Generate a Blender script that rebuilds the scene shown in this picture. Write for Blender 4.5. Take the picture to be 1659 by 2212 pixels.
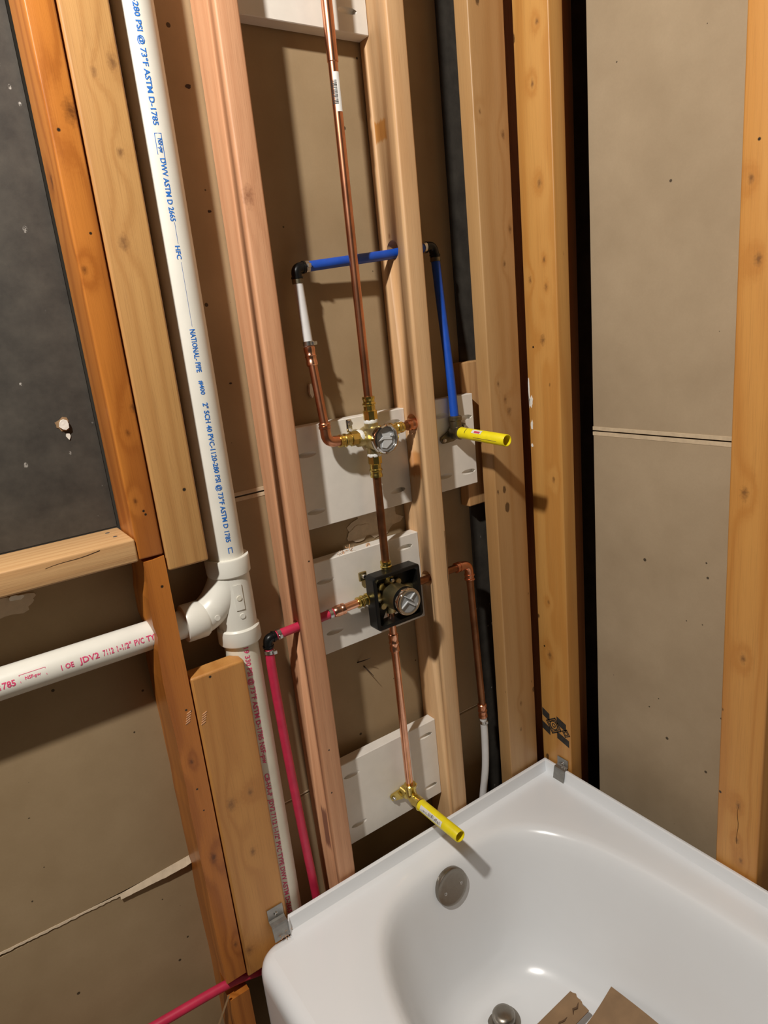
import bpy, bmesh, math, random
from mathutils import Vector, Matrix, noise as mnoise

random.seed(7)
scene = bpy.context.scene
for o in list(bpy.data.objects):
    bpy.data.objects.remove(o)
COL = scene.collection

# ------------------------------------------------------------------ camera
F_PX = 1458.54
CAM = Vector((-0.480604, -1.035576, 1.073611))
ROWS = ((0.816845, -0.568254, -0.099257), (0.528901, 0.806455, -0.264376), (0.230280, 0.163457, 0.959298))
cd = bpy.data.cameras.new('camera')
cam = bpy.data.objects.new('camera', cd)
COL.objects.link(cam)
r_, f_, u_ = [Vector(v) for v in ROWS]
cam.matrix_world = Matrix(((r_.x, u_.x, -f_.x, CAM.x), (r_.y, u_.y, -f_.y, CAM.y), (r_.z, u_.z, -f_.z, CAM.z), (0, 0, 0, 1)))
cd.sensor_fit = 'VERTICAL'
cd.sensor_height = 36.0
cd.lens = F_PX * 36.0 / 2212.0
cd.clip_start = 0.02
scene.camera = cam

# ------------------------------------------------------------------ world, light, exposure
w = bpy.data.worlds.new('world')
scene.world = w
w.use_nodes = True
w.node_tree.nodes['Background'].inputs[0].default_value = (1.0, 0.84, 0.64, 1)
w.node_tree.nodes['Background'].inputs[1].default_value = 0.032
ld = bpy.data.lights.new('bulb_light', 'POINT')
ld.energy = 136.0
ld.color = (1.0, 0.95, 0.88)
ld.shadow_soft_size = 0.04
lamp = bpy.data.objects.new('bulb_light', ld)
lamp.location = (-0.96, -0.73, 2.17)
COL.objects.link(lamp)
vs = scene.view_settings
vs.view_transform = 'Standard'
vs.look = 'None'
vs.gamma = 1.0
vs.exposure = 0.14
vs.use_curve_mapping = False

# ------------------------------------------------------------------ bookkeeping
ORI = {}
def tag(o, label=None, cat=None, group=None, kind=None):
    if label: o['label'] = label
    if cat: o['category'] = cat
    if group: o['group'] = group
    if kind: o['kind'] = kind
    return o
def thing(name, loc, label=None, cat=None, group=None, kind=None):
    o = bpy.data.objects.new(name, None)
    o.empty_display_size = 0.03
    o.location = loc
    COL.objects.link(o)
    ORI[o.name] = Vector(loc)
    return tag(o, label, cat, group, kind)
def emit(name, verts, faces, mat, parent=None, smooth=False, label=None, cat=None, group=None, kind=None):
    """world-space verts -> ONE mesh object with its origin at its own base"""
    vs_ = [Vector(v) for v in verts]
    lo = [min(v[i] for v in vs_) for i in range(3)]
    hi = [max(v[i] for v in vs_) for i in range(3)]
    base = Vector(((lo[0] + hi[0]) / 2, (lo[1] + hi[1]) / 2, lo[2]))
    me = bpy.data.meshes.new(name)
    me.from_pydata([v - base for v in vs_], [], [tuple(f) for f in faces])
    me.validate()
    bm = bmesh.new(); bm.from_mesh(me)
    bmesh.ops.recalc_face_normals(bm, faces=bm.faces)
    bm.to_mesh(me); bm.free()
    for p in me.polygons: p.use_smooth = bool(smooth)
    me.materials.append(mat)
    o = bpy.data.objects.new(name, me)
    COL.objects.link(o)
    ORI[o.name] = base
    if parent is not None:
        o.parent = parent
        o.location = base - ORI[parent.name]
    else:
        o.location = base
    if smooth == 'auto':
        for p in me.polygons: p.use_smooth = True
        try: me.set_sharp_from_angle(angle=math.radians(38))
        except Exception: pass
    return tag(o, label, cat, group, kind)

# ------------------------------------------------------------------ geometry helpers (return verts, faces in world space)
def box_geo(x0, x1, y0, y1, z0, z1, bevel=0.0, seg=2):
    bm = bmesh.new()
    bmesh.ops.create_cube(bm, size=1)
    for v in bm.verts:
        v.co = Vector(((x0 + x1) / 2 + v.co.x * (x1 - x0), (y0 + y1) / 2 + v.co.y * (y1 - y0), (z0 + z1) / 2 + v.co.z * (z1 - z0)))
    if bevel > 0:
        bmesh.ops.bevel(bm, geom=bm.edges[:], offset=bevel, segments=seg, profile=0.5, affect='EDGES')
    return bm_geo(bm)
def bm_geo(bm):
    bm.verts.index_update()
    V = [v.co.copy() for v in bm.verts]
    Fc = [[v.index for v in f.verts] for f in bm.faces]
    bm.free()
    return V, Fc
def join(*geos):
    V, Fc = [], []
    for v, f in geos:
        n = len(V)
        V += list(v)
        Fc += [[i + n for i in q] for q in f]
    return V, Fc
def frame(d):
    d = Vector(d).normalized()
    a = Vector((0, 0, 1)) if abs(d.z) < 0.9 else Vector((1, 0, 0))
    u = d.cross(a).normalized()
    return d, u, d.cross(u).normalized()
def lathe(A, d, prof, n=24, cap0=True, cap1=True, poly=None):
    """profile [(t, r)] along direction d from point A"""
    A = Vector(A); d, u, v = frame(d)
    V, Fc = [], []
    for t, r in prof:
        for i in range(n):
            a = 2 * math.pi * i / n
            V.append(A + d * t + (u * math.cos(a) + v * math.sin(a)) * r)
    for k in range(len(prof) - 1):
        for i in range(n):
            j = (i + 1) % n
            Fc.append([k * n + i, k * n + j, (k + 1) * n + j, (k + 1) * n + i])
    if cap0: Fc.append(list(range(n))[::-1])
    if cap1: Fc.append([(len(prof) - 1) * n + i for i in range(n)])
    return V, Fc
def smooth_path(pts, fillet=0.0, m=8):
    P = [Vector(p) for p in pts]
    if fillet <= 0 or len(P) < 3: return P
    out = [P[0]]
    for i in range(1, len(P) - 1):
        a, b, c = P[i - 1], P[i], P[i + 1]
        d1 = (a - b); d2 = (c - b)
        k = min(fillet, d1.length * 0.49, d2.length * 0.49)
        s, e = b + d1.normalized() * k, b + d2.normalized() * k
        for q in range(m + 1):
            t = q / m
            out.append(s * (1 - t) ** 2 + b * 2 * t * (1 - t) + e * t * t)
    out.append(P[-1])
    return out
def catmull(pts, m=8):
    P = [Vector(p) for p in pts]
    P = [2 * P[0] - P[1]] + P + [2 * P[-1] - P[-2]]
    out = []
    for i in range(1, len(P) - 2):
        for q in range(m):
            t = q / m
            a, b, c, d = P[i - 1], P[i], P[i + 1], P[i + 2]
            out.append(0.5 * ((2 * b) + (c - a) * t + (2 * a - 5 * b + 4 * c - d) * t * t + (3 * b - a - 3 * c + d) * t ** 3))
    out.append(P[-2])
    return out
def sweep(path, rad, n=20, caps=True):
    P = [Vector(p) for p in path]
    V, Fc = [], []
    T = []
    for i in range(len(P)):
        t = (P[min(i + 1, len(P) - 1)] - P[max(i - 1, 0)]).normalized()
        T.append(t)
    d, u, v = frame(T[0])
    for i, p in enumerate(P):
        u = (u - T[i] * u.dot(T[i])).normalized()
        v = T[i].cross(u)
        r = rad[i] if isinstance(rad, (list, tuple)) else rad
        for k in range(n):
            a = 2 * math.pi * k / n
            V.append(p + (u * math.cos(a) + v * math.sin(a)) * r)
    for i in range(len(P) - 1):
        for k in range(n):
            j = (k + 1) % n
            Fc.append([i * n + k, i * n + j, (i + 1) * n + j, (i + 1) * n + k])
    if caps:
        Fc.append(list(range(n))[::-1]); Fc.append([(len(P) - 1) * n + k for k in range(n)])
    return V, Fc
def prism(poly, d):
    """closed planar polygon (world points) pushed along vector d"""
    n = len(poly); d = Vector(d)
    V = [Vector(p) for p in poly] + [Vector(p) + d for p in poly]
    Fc = [list(range(n))[::-1], [n + i for i in range(n)]]
    for i in range(n):
        j = (i + 1) % n
        Fc.append([i, j, n + j, n + i])
    return V, Fc
def ring_tube(A, d, r0, r1, L, n=24):
    """hollow tube"""
    return lathe(A, d, [(0, r0), (0, r1), (L, r1), (L, r0), (0, r0)], n, False, False)
def cut(o, geos):
    """boolean-subtract world-space solids from a mesh object"""
    base = ORI[o.name]
    tmp = []
    for V, Fc in geos:
        me = bpy.data.meshes.new('t'); me.from_pydata([Vector(v) - base for v in V], [], Fc)
        bm = bmesh.new(); bm.from_mesh(me); bmesh.ops.recalc_face_normals(bm, faces=bm.faces); bm.to_mesh(me); bm.free()
        t = bpy.data.objects.new('t', me); COL.objects.link(t)
        t.matrix_world = o.matrix_world
        m = o.modifiers.new('b', 'BOOLEAN'); m.operation = 'DIFFERENCE'; m.object = t; m.solver = 'EXACT'
        tmp.append(t)
    loc = o.location.copy(); par = o.parent
    o.parent = None; o.location = (0, 0, 0)
    for t in tmp: t.matrix_world = Matrix.Identity(4)
    dg = bpy.context.evaluated_depsgraph_get(); dg.update()
    me2 = bpy.data.meshes.new_from_object(o.evaluated_get(dg))
    o.modifiers.clear()
    mats = [m for m in o.data.materials]
    o.data = me2
    me2.materials.clear()
    for m in mats: me2.materials.append(m)
    o.parent = par; o.location = loc
    for t in tmp: bpy.data.objects.remove(t)
def text_geo(s, mapper, width, height):
    cu = bpy.data.curves.new('t', 'FONT'); cu.body = s; cu.size = 1.0; cu.resolution_u = 2; cu.offset = 0.022
    ob = bpy.data.objects.new('t', cu); COL.objects.link(ob)
    dg = bpy.context.evaluated_depsgraph_get(); dg.update()
    me = ob.evaluated_get(dg).to_mesh()
    xs = [v.co.x for v in me.vertices]; x0, x1 = min(xs), max(xs)
    V = [mapper((v.co.x - x0) / (x1 - x0) * width, v.co.y / 0.69 * height) for v in me.vertices]
    Fc = [list(p.vertices) for p in me.polygons]
    ob.evaluated_get(dg).to_mesh_clear()
    bpy.data.objects.remove(ob); bpy.data.curves.remove(cu)
    return V, Fc
def cyl_map(c, a, e, r, phi0):
    c, a, e = Vector(c), Vector(a).normalized(), Vector(e).normalized()
    d = a.cross(e)
    def f(tx, ty):
        ph = phi0 + ty / r
        return c + a * tx + (d * math.cos(ph) + e * math.sin(ph)) * (r + 0.0004)
    return f
def plane_map(c, a, e):
    c, a, e = Vector(c), Vector(a).normalized(), Vector(e).normalized()
    return lambda tx, ty: c + a * tx + e * ty

# ------------------------------------------------------------------ materials
def new_mat(name):
    m = bpy.data.materials.new(name); m.use_nodes = True
    nt = m.node_tree
    return m, nt, nt.nodes['Principled BSDF']
def N(nt, t, **kw):
    n = nt.nodes.new(t)
    for k, v in kw.items(): setattr(n, k, v)
    return n
def vmath(nt, op, a, b=None):
    n = N(nt, 'ShaderNodeVectorMath', operation=op)
    for i, q in enumerate((a, b)):
        if q is None: continue
        if isinstance(q, bpy.types.NodeSocket): nt.links.new(q, n.inputs[i])
        else: n.inputs[i].default_value = q
    return n
def smath(nt, op, a, b=None, c=None, clamp=False):
    n = N(nt, 'ShaderNodeMath', operation=op); n.use_clamp = clamp
    for i, q in enumerate((a, b, c)):
        if q is None: continue
        if isinstance(q, bpy.types.NodeSocket): nt.links.new(q, n.inputs[i])
        else: n.inputs[i].default_value = q
    return n.outputs[0]
def mixc(nt, fac, a, b, mode='MIX'):
    n = N(nt, 'ShaderNodeMix', data_type='RGBA', blend_type=mode)
    for i, q in ((0, fac), (6, a), (7, b)):
        if isinstance(q, bpy.types.NodeSocket): nt.links.new(q, n.inputs[i])
        else: n.inputs[i].default_value = q if i == 0 else (*q, 1) if len(q) == 3 else q
    return n.outputs[2]
def ramp(nt, fac, stops):
    n = N(nt, 'ShaderNodeValToRGB')
    el = n.color_ramp.elements
    el[0].position, el[0].color = stops[0][0], (*stops[0][1], 1)
    el[1].position, el[1].color = stops[-1][0], (*stops[-1][1], 1)
    for p, c in stops[1:-1]:
        q = el.new(p); q.color = (*c, 1)
    nt.links.new(fac, n.inputs[0])
    return n.outputs[0]
def noise(nt, vec, scale, detail=4, rough=0.55, dist=0.0):
    n = N(nt, 'ShaderNodeTexNoise'); n.inputs['Scale'].default_value = scale
    n.inputs['Detail'].default_value = detail; n.inputs['Roughness'].default_value = rough
    n.inputs['Distortion'].default_value = dist
    nt.links.new(vec, n.inputs['Vector'])
    return n.outputs[0]
def bump(nt, b, h, strength=0.3, dist=0.001):
    n = N(nt, 'ShaderNodeBump'); n.inputs['Strength'].default_value = strength; n.inputs['Distance'].default_value = dist
    nt.links.new(h, n.inputs['Height']); nt.links.new(n.outputs[0], b.inputs['Normal'])

def plain(name, col, rough=0.5, metal=0.0, mott=0.0, scale=30, bumps=0.0, coat=0.0, spec=None, trans=0.0):
    m, nt, b = new_mat(name)
    b.inputs['Base Color'].default_value = (*col, 1)
    b.inputs['Roughness'].default_value = rough
    b.inputs['Metallic'].default_value = metal
    if coat: b.inputs['Coat Weight'].default_value = coat; b.inputs['Coat Roughness'].default_value = 0.06
    if spec is not None: b.inputs['Specular IOR Level'].default_value = spec
    g = N(nt, 'ShaderNodeNewGeometry')
    nz = noise(nt, g.outputs['Position'], scale, 4)
    if mott:
        dark = tuple(c * (1 - mott) for c in col); lite = tuple(min(1, c * (1 + mott * 0.6)) for c in col)
        nt.links.new(ramp(nt, nz, [(0.3, dark), (0.7, lite)]), b.inputs['Base Color'])
    if bumps: bump(nt, b, nz, bumps, 0.001)
    return m

def wood(name, light, dark, deep, axis='z', off=(0, 0, 0), knots=(), holes=(), stains=(), rough=0.55, pin=0.0, ring=1.0, fine=1.0, bend=0.5, con=0.55):
    """procedural lumber in metres: grain runs along axis; knots (x,y,z,r), holes (x,y,z,r) dark, stains (x,y,z,rx,ry,rz,col)"""
    m, nt, b = new_mat(name)
    g = N(nt, 'ShaderNodeNewGeometry')
    P = vmath(nt, 'ADD', g.outputs['Position'], off).outputs[0]
    lg = {'z': (1, 1, 0.06), 'x': (0.06, 1, 1), 'y': (1, 0.06, 1)}[axis]
    st = vmath(nt, 'MULTIPLY', P, lg).outputs[0]
    # slow waviness of the rings
    nlow = noise(nt, st, 9, 2, 0.5, 0.3)
    # knot distances
    kn = noise(nt, g.outputs['Position'], 160, 3, 0.6)
    kmask = None; kb = None
    for (kx, ky, kz, kr) in knots:
        dv = vmath(nt, 'SUBTRACT', g.outputs['Position'], (kx, ky, kz)).outputs[0]
        el = {'z': (1, 1, 0.62), 'x': (0.62, 1, 1), 'y': (1, 0.62, 1)}[axis]
        dv = vmath(nt, 'MULTIPLY', dv, tuple(e / kr for e in el)).outputs[0]
        ln = N(nt, 'ShaderNodeVectorMath', operation='LENGTH'); nt.links.new(dv, ln.inputs[0])
        d = ln.outputs['Value']
        d = smath(nt, 'ADD', d, smath(nt, 'MULTIPLY', smath(nt, 'SUBTRACT', kn, 0.5), 1.3))
        core = smath(nt, 'SUBTRACT', 0.95, d, clamp=True)
        core = smath(nt, 'POWER', smath(nt, 'MULTIPLY', core, 1.15, clamp=True), 1.3)
        infl = smath(nt, 'POWER', 2.718, smath(nt, 'MULTIPLY', smath(nt, 'MULTIPLY', d, d), -0.16))
        kmask = core if kmask is None else smath(nt, 'MAXIMUM', kmask, core)
        kb = infl if kb is None else smath(nt, 'ADD', kb, infl)
    sep = N(nt, 'ShaderNodeSeparateXYZ'); nt.links.new(P, sep.inputs[0])
    cross = {'z': ('X', 'Y'), 'x': ('Y', 'Z'), 'y': ('X', 'Z')}[axis]
    ph = smath(nt, 'ADD', smath(nt, 'MULTIPLY', sep.outputs[cross[0]], 1.0), smath(nt, 'MULTIPLY', sep.outputs[cross[1]], 0.7))
    ph = smath(nt, 'ADD', smath(nt, 'MULTIPLY', ph, 420.0 * ring), smath(nt, 'MULTIPLY', nlow, 26 * bend))
    if kb is not None: ph = smath(nt, 'ADD', ph, smath(nt, 'MULTIPLY', kb, 5.0))
    sw = smath(nt, 'ADD', smath(nt, 'MULTIPLY', smath(nt, 'SINE', ph), 0.5), 0.5)
    sw = smath(nt, 'POWER', sw, 2.2)
    col = mixc(nt, smath(nt, 'MULTIPLY', sw, con), light, dark)
    big = noise(nt, st, 22, 3, 0.5, 0.2)
    col = mixc(nt, smath(nt, 'MULTIPLY', smath(nt, 'SUBTRACT', big, 0.42, clamp=True), 2.2 * 0.8, clamp=True), col, dark)
    lf = {'z': (1, 1, 0.02), 'x': (0.02, 1, 1), 'y': (1, 0.02, 1)}[axis]
    fn = noise(nt, vmath(nt, 'MULTIPLY', P, lf).outputs[0], 620, 3, 0.6)
    col = mixc(nt, smath(nt, 'MULTIPLY', smath(nt, 'SUBTRACT', fn, 0.5, clamp=True), 1.4 * fine, clamp=True), col, deep)
    if kmask is not None:
        col = mixc(nt, smath(nt, 'MULTIPLY', kb, 0.18, clamp=True), col, dark)
        col = mixc(nt, smath(nt, 'MULTIPLY', kmask, 0.8), col, deep)
    if pin > 0:
        pv = vmath(nt, 'MULTIPLY', P, {'z': (1, 1, 0.55), 'x': (0.55, 1, 1), 'y': (1, 0.55, 1)}[axis]).outputs[0]
        nv = N(nt, 'ShaderNodeTexVoronoi'); nv.inputs['Scale'].default_value = 26; nv.inputs['Randomness'].default_value = 1.0
        nt.links.new(pv, nv.inputs['Vector'])
        wn = N(nt, 'ShaderNodeTexWhiteNoise'); nt.links.new(nv.outputs['Position'], wn.inputs['Vector'])
        lim = smath(nt, 'MULTIPLY', smath(nt, 'POWER', wn.outputs['Value'], 3.0), 0.13 * pin)
        sp = smath(nt, 'MULTIPLY', smath(nt, 'SUBTRACT', lim, smath(nt, 'ADD', nv.outputs['Distance'], smath(nt, 'MULTIPLY', smath(nt, 'SUBTRACT', kn, 0.5), 0.10)), clamp=True), 20, clamp=True)
        col = mixc(nt, smath(nt, 'MULTIPLY', sp, 0.85), col, tuple(c * 0.45 for c in deep))
    for (sx, sy, sz, rx, ry, rz, sc) in stains:
        dv = vmath(nt, 'SUBTRACT', g.outputs['Position'], (sx, sy, sz)).outputs[0]
        dv = vmath(nt, 'MULTIPLY', dv, (1 / rx, 1 / ry, 1 / rz)).outputs[0]
        sp_ = N(nt, 'ShaderNodeSeparateXYZ'); nt.links.new(vmath(nt, 'ABSOLUTE', dv).outputs[0], sp_.inputs[0])
        mx = smath(nt, 'MAXIMUM', smath(nt, 'MAXIMUM', sp_.outputs['X'], sp_.outputs['Y']), sp_.outputs['Z'])
        mx = smath(nt, 'ADD', mx, smath(nt, 'MULTIPLY', smath(nt, 'SUBTRACT', fn, 0.5), 1.2))
        k = smath(nt, 'MULTIPLY', smath(nt, 'SUBTRACT', 1.0, mx, clamp=True), 5.0, clamp=True)
        col = mixc(nt, smath(nt, 'MULTIPLY', k, 0.85), col, sc)
    for (kx, ky, kz, kr) in holes:
        dv = vmath(nt, 'SUBTRACT', g.outputs['Position'], (kx, ky, kz)).outputs[0]
        ln = N(nt, 'ShaderNodeVectorMath', operation='LENGTH'); nt.links.new(dv, ln.inputs[0])
        k = smath(nt, 'MULTIPLY', smath(nt, 'SUBTRACT', kr, ln.outputs['Value'], clamp=True), 2.2 / kr, clamp=True)
        col = mixc(nt, k, col, (0.02, 0.012, 0.006))
    nt.links.new(col, b.inputs['Base Color'])
    b.inputs['Roughness'].default_value = rough
    h = smath(nt, 'ADD', fn, smath(nt, 'MULTIPLY', sw, 0.25))
    bump(nt, b, h, 0.35, 0.0006)
    return m

def drywall(name, base, lite):
    m, nt, b = new_mat(name)
    g = N(nt, 'ShaderNodeNewGeometry'); P = g.outputs['Position']
    n1 = noise(nt, P, 5, 4, 0.6)
    n2 = noise(nt, P, 260, 2, 0.5)
    c = ramp(nt, n1, [(0.3, base), (0.72, lite)])
    c = mixc(nt, smath(nt, 'MULTIPLY', n2, 0.16), c, tuple(q * 0.6 for q in base))
    v = N(nt, 'ShaderNodeTexVoronoi'); v.inputs['Scale'].default_value = 30
    nt.links.new(P, v.inputs['Vector'])
    wn = N(nt, 'ShaderNodeTexWhiteNoise'); nt.links.new(v.outputs['Position'], wn.inputs['Vector'])
    lim = smath(nt, 'MULTIPLY', smath(nt, 'POWER', wn.outputs['Value'], 4), 0.12)
    k = smath(nt, 'MULTIPLY', smath(nt, 'SUBTRACT', lim, v.outputs['Distance'], clamp=True), 60, clamp=True)
    c = mixc(nt, smath(nt, 'MULTIPLY', k, 0.85), c, (0.03, 0.02, 0.012))
    nt.links.new(c, b.inputs['Base Color'])
    b.inputs['Roughness'].default_value = 0.78
    b.inputs['Specular IOR Level'].default_value = 0.25
    bump(nt, b, n2, 0.12, 0.0005)
    return m

M = {}
M['drywall'] = drywall('drywall_paper', (0.340, 0.240, 0.132), (0.43, 0.315, 0.185))
M['drywall_right'] = drywall('drywall_paper_grey', (0.36, 0.270, 0.170), (0.45, 0.345, 0.225))
M['paper_edge'] = plain('paper_edge', (0.60, 0.47, 0.31), 0.8, mott=0.15, scale=60)
M['torn'] = plain('torn_paper', (0.60, 0.48, 0.34), 0.85, mott=0.12, scale=80, bumps=0.3)
M['gypsum'] = plain('gypsum', (0.82, 0.78, 0.70), 0.9, mott=0.1, scale=200, bumps=0.5)
M['white_board'] = plain('white_paint', (0.83, 0.79, 0.72), 0.38, mott=0.04, scale=40, bumps=0.03)
M['pvc'] = plain('pvc_white', (0.80, 0.78, 0.70), 0.32, mott=0.05, scale=18)
M['pvc_old'] = plain('pvc_cream', (0.76, 0.72, 0.60), 0.36, mott=0.08, scale=18)
M['ink_blue'] = plain('ink_blue', (0.02, 0.17, 0.60), 0.5, mott=0.2, scale=300)
M['ink_red'] = plain('ink_red', (0.80, 0.07, 0.20), 0.5, mott=0.2, scale=300)
M['ink_black'] = plain('ink_black', (0.03, 0.026, 0.022), 0.6, mott=0.4, scale=120)
M['copper'] = plain('copper', (0.68, 0.30, 0.17), 0.30, 1.0, mott=0.28, scale=24)
M['copper_dull'] = plain('copper_tarnished', (0.30, 0.135, 0.065), 0.42, 1.0, mott=0.35, scale=28)
M['copper_bright'] = plain('copper_bright', (0.86, 0.44, 0.28), 0.24, 1.0, mott=0.18, scale=30)
M['brass'] = plain('brass', (0.72, 0.56, 0.17), 0.24, 1.0, mott=0.2, scale=60, bumps=0.25)
M['brass_dull'] = plain('brass_dull', (0.60, 0.50, 0.26), 0.40, 1.0, mott=0.2, scale=40, bumps=0.1)
M['bronze'] = plain('bronze_dark', (0.22, 0.19, 0.13), 0.42, 1.0, mott=0.3, scale=60)
M['chrome'] = plain('chrome', (0.62, 0.58, 0.54), 0.09, 1.0)
M['nickel'] = plain('brushed_nickel', (0.30, 0.27, 0.23), 0.34, 1.0, mott=0.05, scale=200)
M['steel'] = plain('steel', (0.62, 0.61, 0.59), 0.28, 1.0, mott=0.2, scale=150)
M['galv'] = plain('galvanised', (0.33, 0.32, 0.30), 0.42, 0.85, mott=0.15, scale=80)
M['black'] = plain('black_plastic', (0.006, 0.006, 0.006), 0.34, mott=0.2, scale=60, spec=0.3)
M['blue'] = plain('pex_blue', (0.008, 0.075, 0.46), 0.42, mott=0.12, scale=60)
M['red'] = plain('pex_red', (0.56, 0.025, 0.075), 0.42, mott=0.15, scale=50)
M['pex_white'] = plain('pex_white', (0.66, 0.65, 0.64), 0.42, mott=0.06, scale=40)
M['yellow'] = plain('yellow_plastic', (0.93, 0.78, 0.015), 0.36, mott=0.1, scale=50)
M['grey_cap'] = plain('grey_plastic', (0.33, 0.34, 0.345), 0.38, mott=0.05)
M['grey_relief'] = plain('grey_relief', (0.62, 0.64, 0.65), 0.38, mott=0.05)
M['tape'] = plain('thread_tape', (0.80, 0.80, 0.78), 0.6, mott=0.15, scale=220, bumps=0.8)
M['tub'] = plain('tub_acrylic', (0.86, 0.885, 0.91), 0.21, mott=0.01, scale=10, coat=0.15)
M['cardboard'] = plain('cardboard', (0.30, 0.185, 0.095), 0.55, mott=0.15, scale=30, bumps=0.1)
M['cardboard_dark'] = plain('cardboard_edge', (0.12, 0.065, 0.03), 0.8, mott=0.3, scale=120)
M['sticker'] = plain('paper_label', (0.80, 0.79, 0.76), 0.55, mott=0.05)
M['sticker_red'] = plain('label_red', (0.62, 0.06, 0.12), 0.5, mott=0.1)
M['shaving'] = plain('wood_shaving', (0.74, 0.42, 0.22), 0.7, mott=0.3, scale=200)
M['nail'] = plain('rusty_nail', (0.05, 0.03, 0.02), 0.7, 0.5, mott=0.3, scale=200)
M['floor'] = plain('subfloor', (0.20, 0.14, 0.085), 0.8, mott=0.3, scale=14)

def black_panel_mat():
    m, nt, b = new_mat('charcoal_panel')
    g = N(nt, 'ShaderNodeNewGeometry'); P = g.outputs['Position']
    c = ramp(nt, noise(nt, P, 22, 5, 0.65), [(0.3, (0.034, 0.030, 0.025)), (0.7, (0.070, 0.062, 0.050))])
    v = N(nt, 'ShaderNodeTexVoronoi'); v.inputs['Scale'].default_value = 46
    nt.links.new(vmath(nt, 'MULTIPLY', P, (1, 1, 0.7)).outputs[0], v.inputs['Vector'])
    wn = N(nt, 'ShaderNodeTexWhiteNoise'); nt.links.new(v.outputs['Position'], wn.inputs['Vector'])
    lim = smath(nt, 'MULTIPLY', smath(nt, 'POWER', wn.outputs['Value'], 2), 0.20)
    k = smath(nt, 'MULTIPLY', smath(nt, 'SUBTRACT', lim, v.outputs['Distance'], clamp=True), 30, clamp=True)
    k = smath(nt, 'MULTIPLY', k, smath(nt, 'MULTIPLY', smath(nt, 'SUBTRACT', noise(nt, P, 260, 2, 0.7), 0.42, clamp=True), 4.0, clamp=True))
    c = mixc(nt, k, c, (0.5, 0.48, 0.44))
    nt.links.new(c, b.inputs['Base Color']); b.inputs['Roughness'].default_value = 0.62
    bump(nt, b, noise(nt, P, 120, 3), 0.2, 0.0006)
    return m
M['charcoal'] = black_panel_mat()

OLD = dict(light=(0.60, 0.215, 0.036), dark=(0.37, 0.108, 0.014), deep=(0.11, 0.030, 0.005), rough=0.38, con=0.7)
TAN = dict(light=(0.62, 0.340, 0.118), dark=(0.46, 0.215, 0.062), deep=(0.20, 0.090, 0.030), rough=0.55)
PINK = dict(light=(0.68, 0.36, 0.195), dark=(0.52, 0.235, 0.115), deep=(0.26, 0.10, 0.045), rough=0.58, con=0.38)
FIR = dict(light=(0.70, 0.45, 0.235), dark=(0.57, 0.305, 0.130), deep=(0.26, 0.110, 0.045), rough=0.55)
PINE = dict(light=(0.60, 0.310, 0.085), dark=(0.46, 0.190, 0.036), deep=(0.16, 0.070, 0.022), rough=0.42)

# ================================================================== THE SETTING
D = 0.0889
XR = 0.6023
floor = emit('floor', *box_geo(-1.2, 0.95, -2.2, 0.12, -0.46, -0.42), M['floor'], kind='structure')

wb = thing('wall_back', (0.2, D, -0.42), kind='structure')
def panel(parent, x0, x1, z0, z1, mat, y0=D, bev=0.002):
    return emit('drywall_panel', *box_geo(x0, x1, y0, y0 + 0.0127, z0, z1, bev, 1), mat, parent)
mid_up = panel(wb, -0.238, 0.489, 0.8085, 2.5, M['drywall'])
mid_mid = panel(wb, -0.238, 0.489, 0.1630, 0.8055, M['drywall'])
mid_low = panel(wb, -0.238, 0.489, -0.42, 0.1600, M['drywall'])
emit('tar_paper_strip', *box_geo(0.4895, 0.86, D, D + 0.0127, -0.42, 2.5, 0.002, 1), M['charcoal'], wb)
left_mid = panel(wb, -1.2, -0.240, 0.1515, 0.782, M['drywall'])
left_low = panel(wb, -1.2, -0.240, -0.42, 0.1495, M['drywall'])
for (pn, x0, x1, z0, z1) in ((mid_up, -0.23, 0.30, 0.8085, 0.8155), (mid_mid, -0.23, 0.30, 0.7985, 0.8055),
                             (mid_mid, 0.35, 0.489, 0.1630, 0.1665), (mid_mid, -0.2, 0.03, 0.163, 0.1665)):
    emit('paper_edge', *box_geo(x0, x1, D - 0.0008, D + 0.001, z0, z1, 0.0004, 1), M['paper_edge'], pn)
# torn paper line and curled flap on the lower left drywall
def ribbon(pts_lo, pts_hi, th=0.0008, d=(0, 1, 0)):
    n = len(pts_lo); d = Vector(d) * th
    V = [Vector(p) for p in pts_lo] + [Vector(p) for p in pts_hi]
    V += [v + d for v in V]
    Fc = []
    for i in range(n - 1):
        Fc += [[i, i + 1, n + i + 1, n + i], [2 * n + i, 3 * n + i, 3 * n + i + 1, 2 * n + i + 1],
               [i, 2 * n + i, 2 * n + i + 1, i + 1], [n + i, n + i + 1, 3 * n + i + 1, 3 * n + i]]
    Fc += [[0, n, 3 * n, 2 * n], [n - 1, 3 * n - 1, 4 * n - 1, 2 * n - 1]]
    return V, Fc
lo, hi = [], []
for i in range(60):
    t = i / 59; x = -0.60 + t * 0.222
    z = 0.1575 - 0.007 * t
    lo.append((x, D - 0.0016, z - 0.0025 - 0.002 * random.random())); hi.append((x, D - 0.0008, z + 0.0006 * random.random()))
emit('torn_edge', *ribbon(lo, hi, 0.001), M['torn'], left_mid, label='ragged light paper tear line')
lo, hi = [], []
for i in range(26):
    t = i / 25; x = -0.386 + t * 0.128
    wdt = 0.0075 + 0.0045 * min(1, t * 1.5) - 0.010 * max(0, t - 0.85)
    out = 0.005 + 0.004 * t
    hi.append((x, D - 0.0006, 0.1505 + 0.007 * t))
    lo.append((x, D - out, 0.1505 + 0.007 * t - wdt - 0.0012 * random.random()))
emit('paper_flap', *ribbon(lo, hi, 0.0008), M['torn'], left_mid, label='torn paper flap curling off the drywall')
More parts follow.
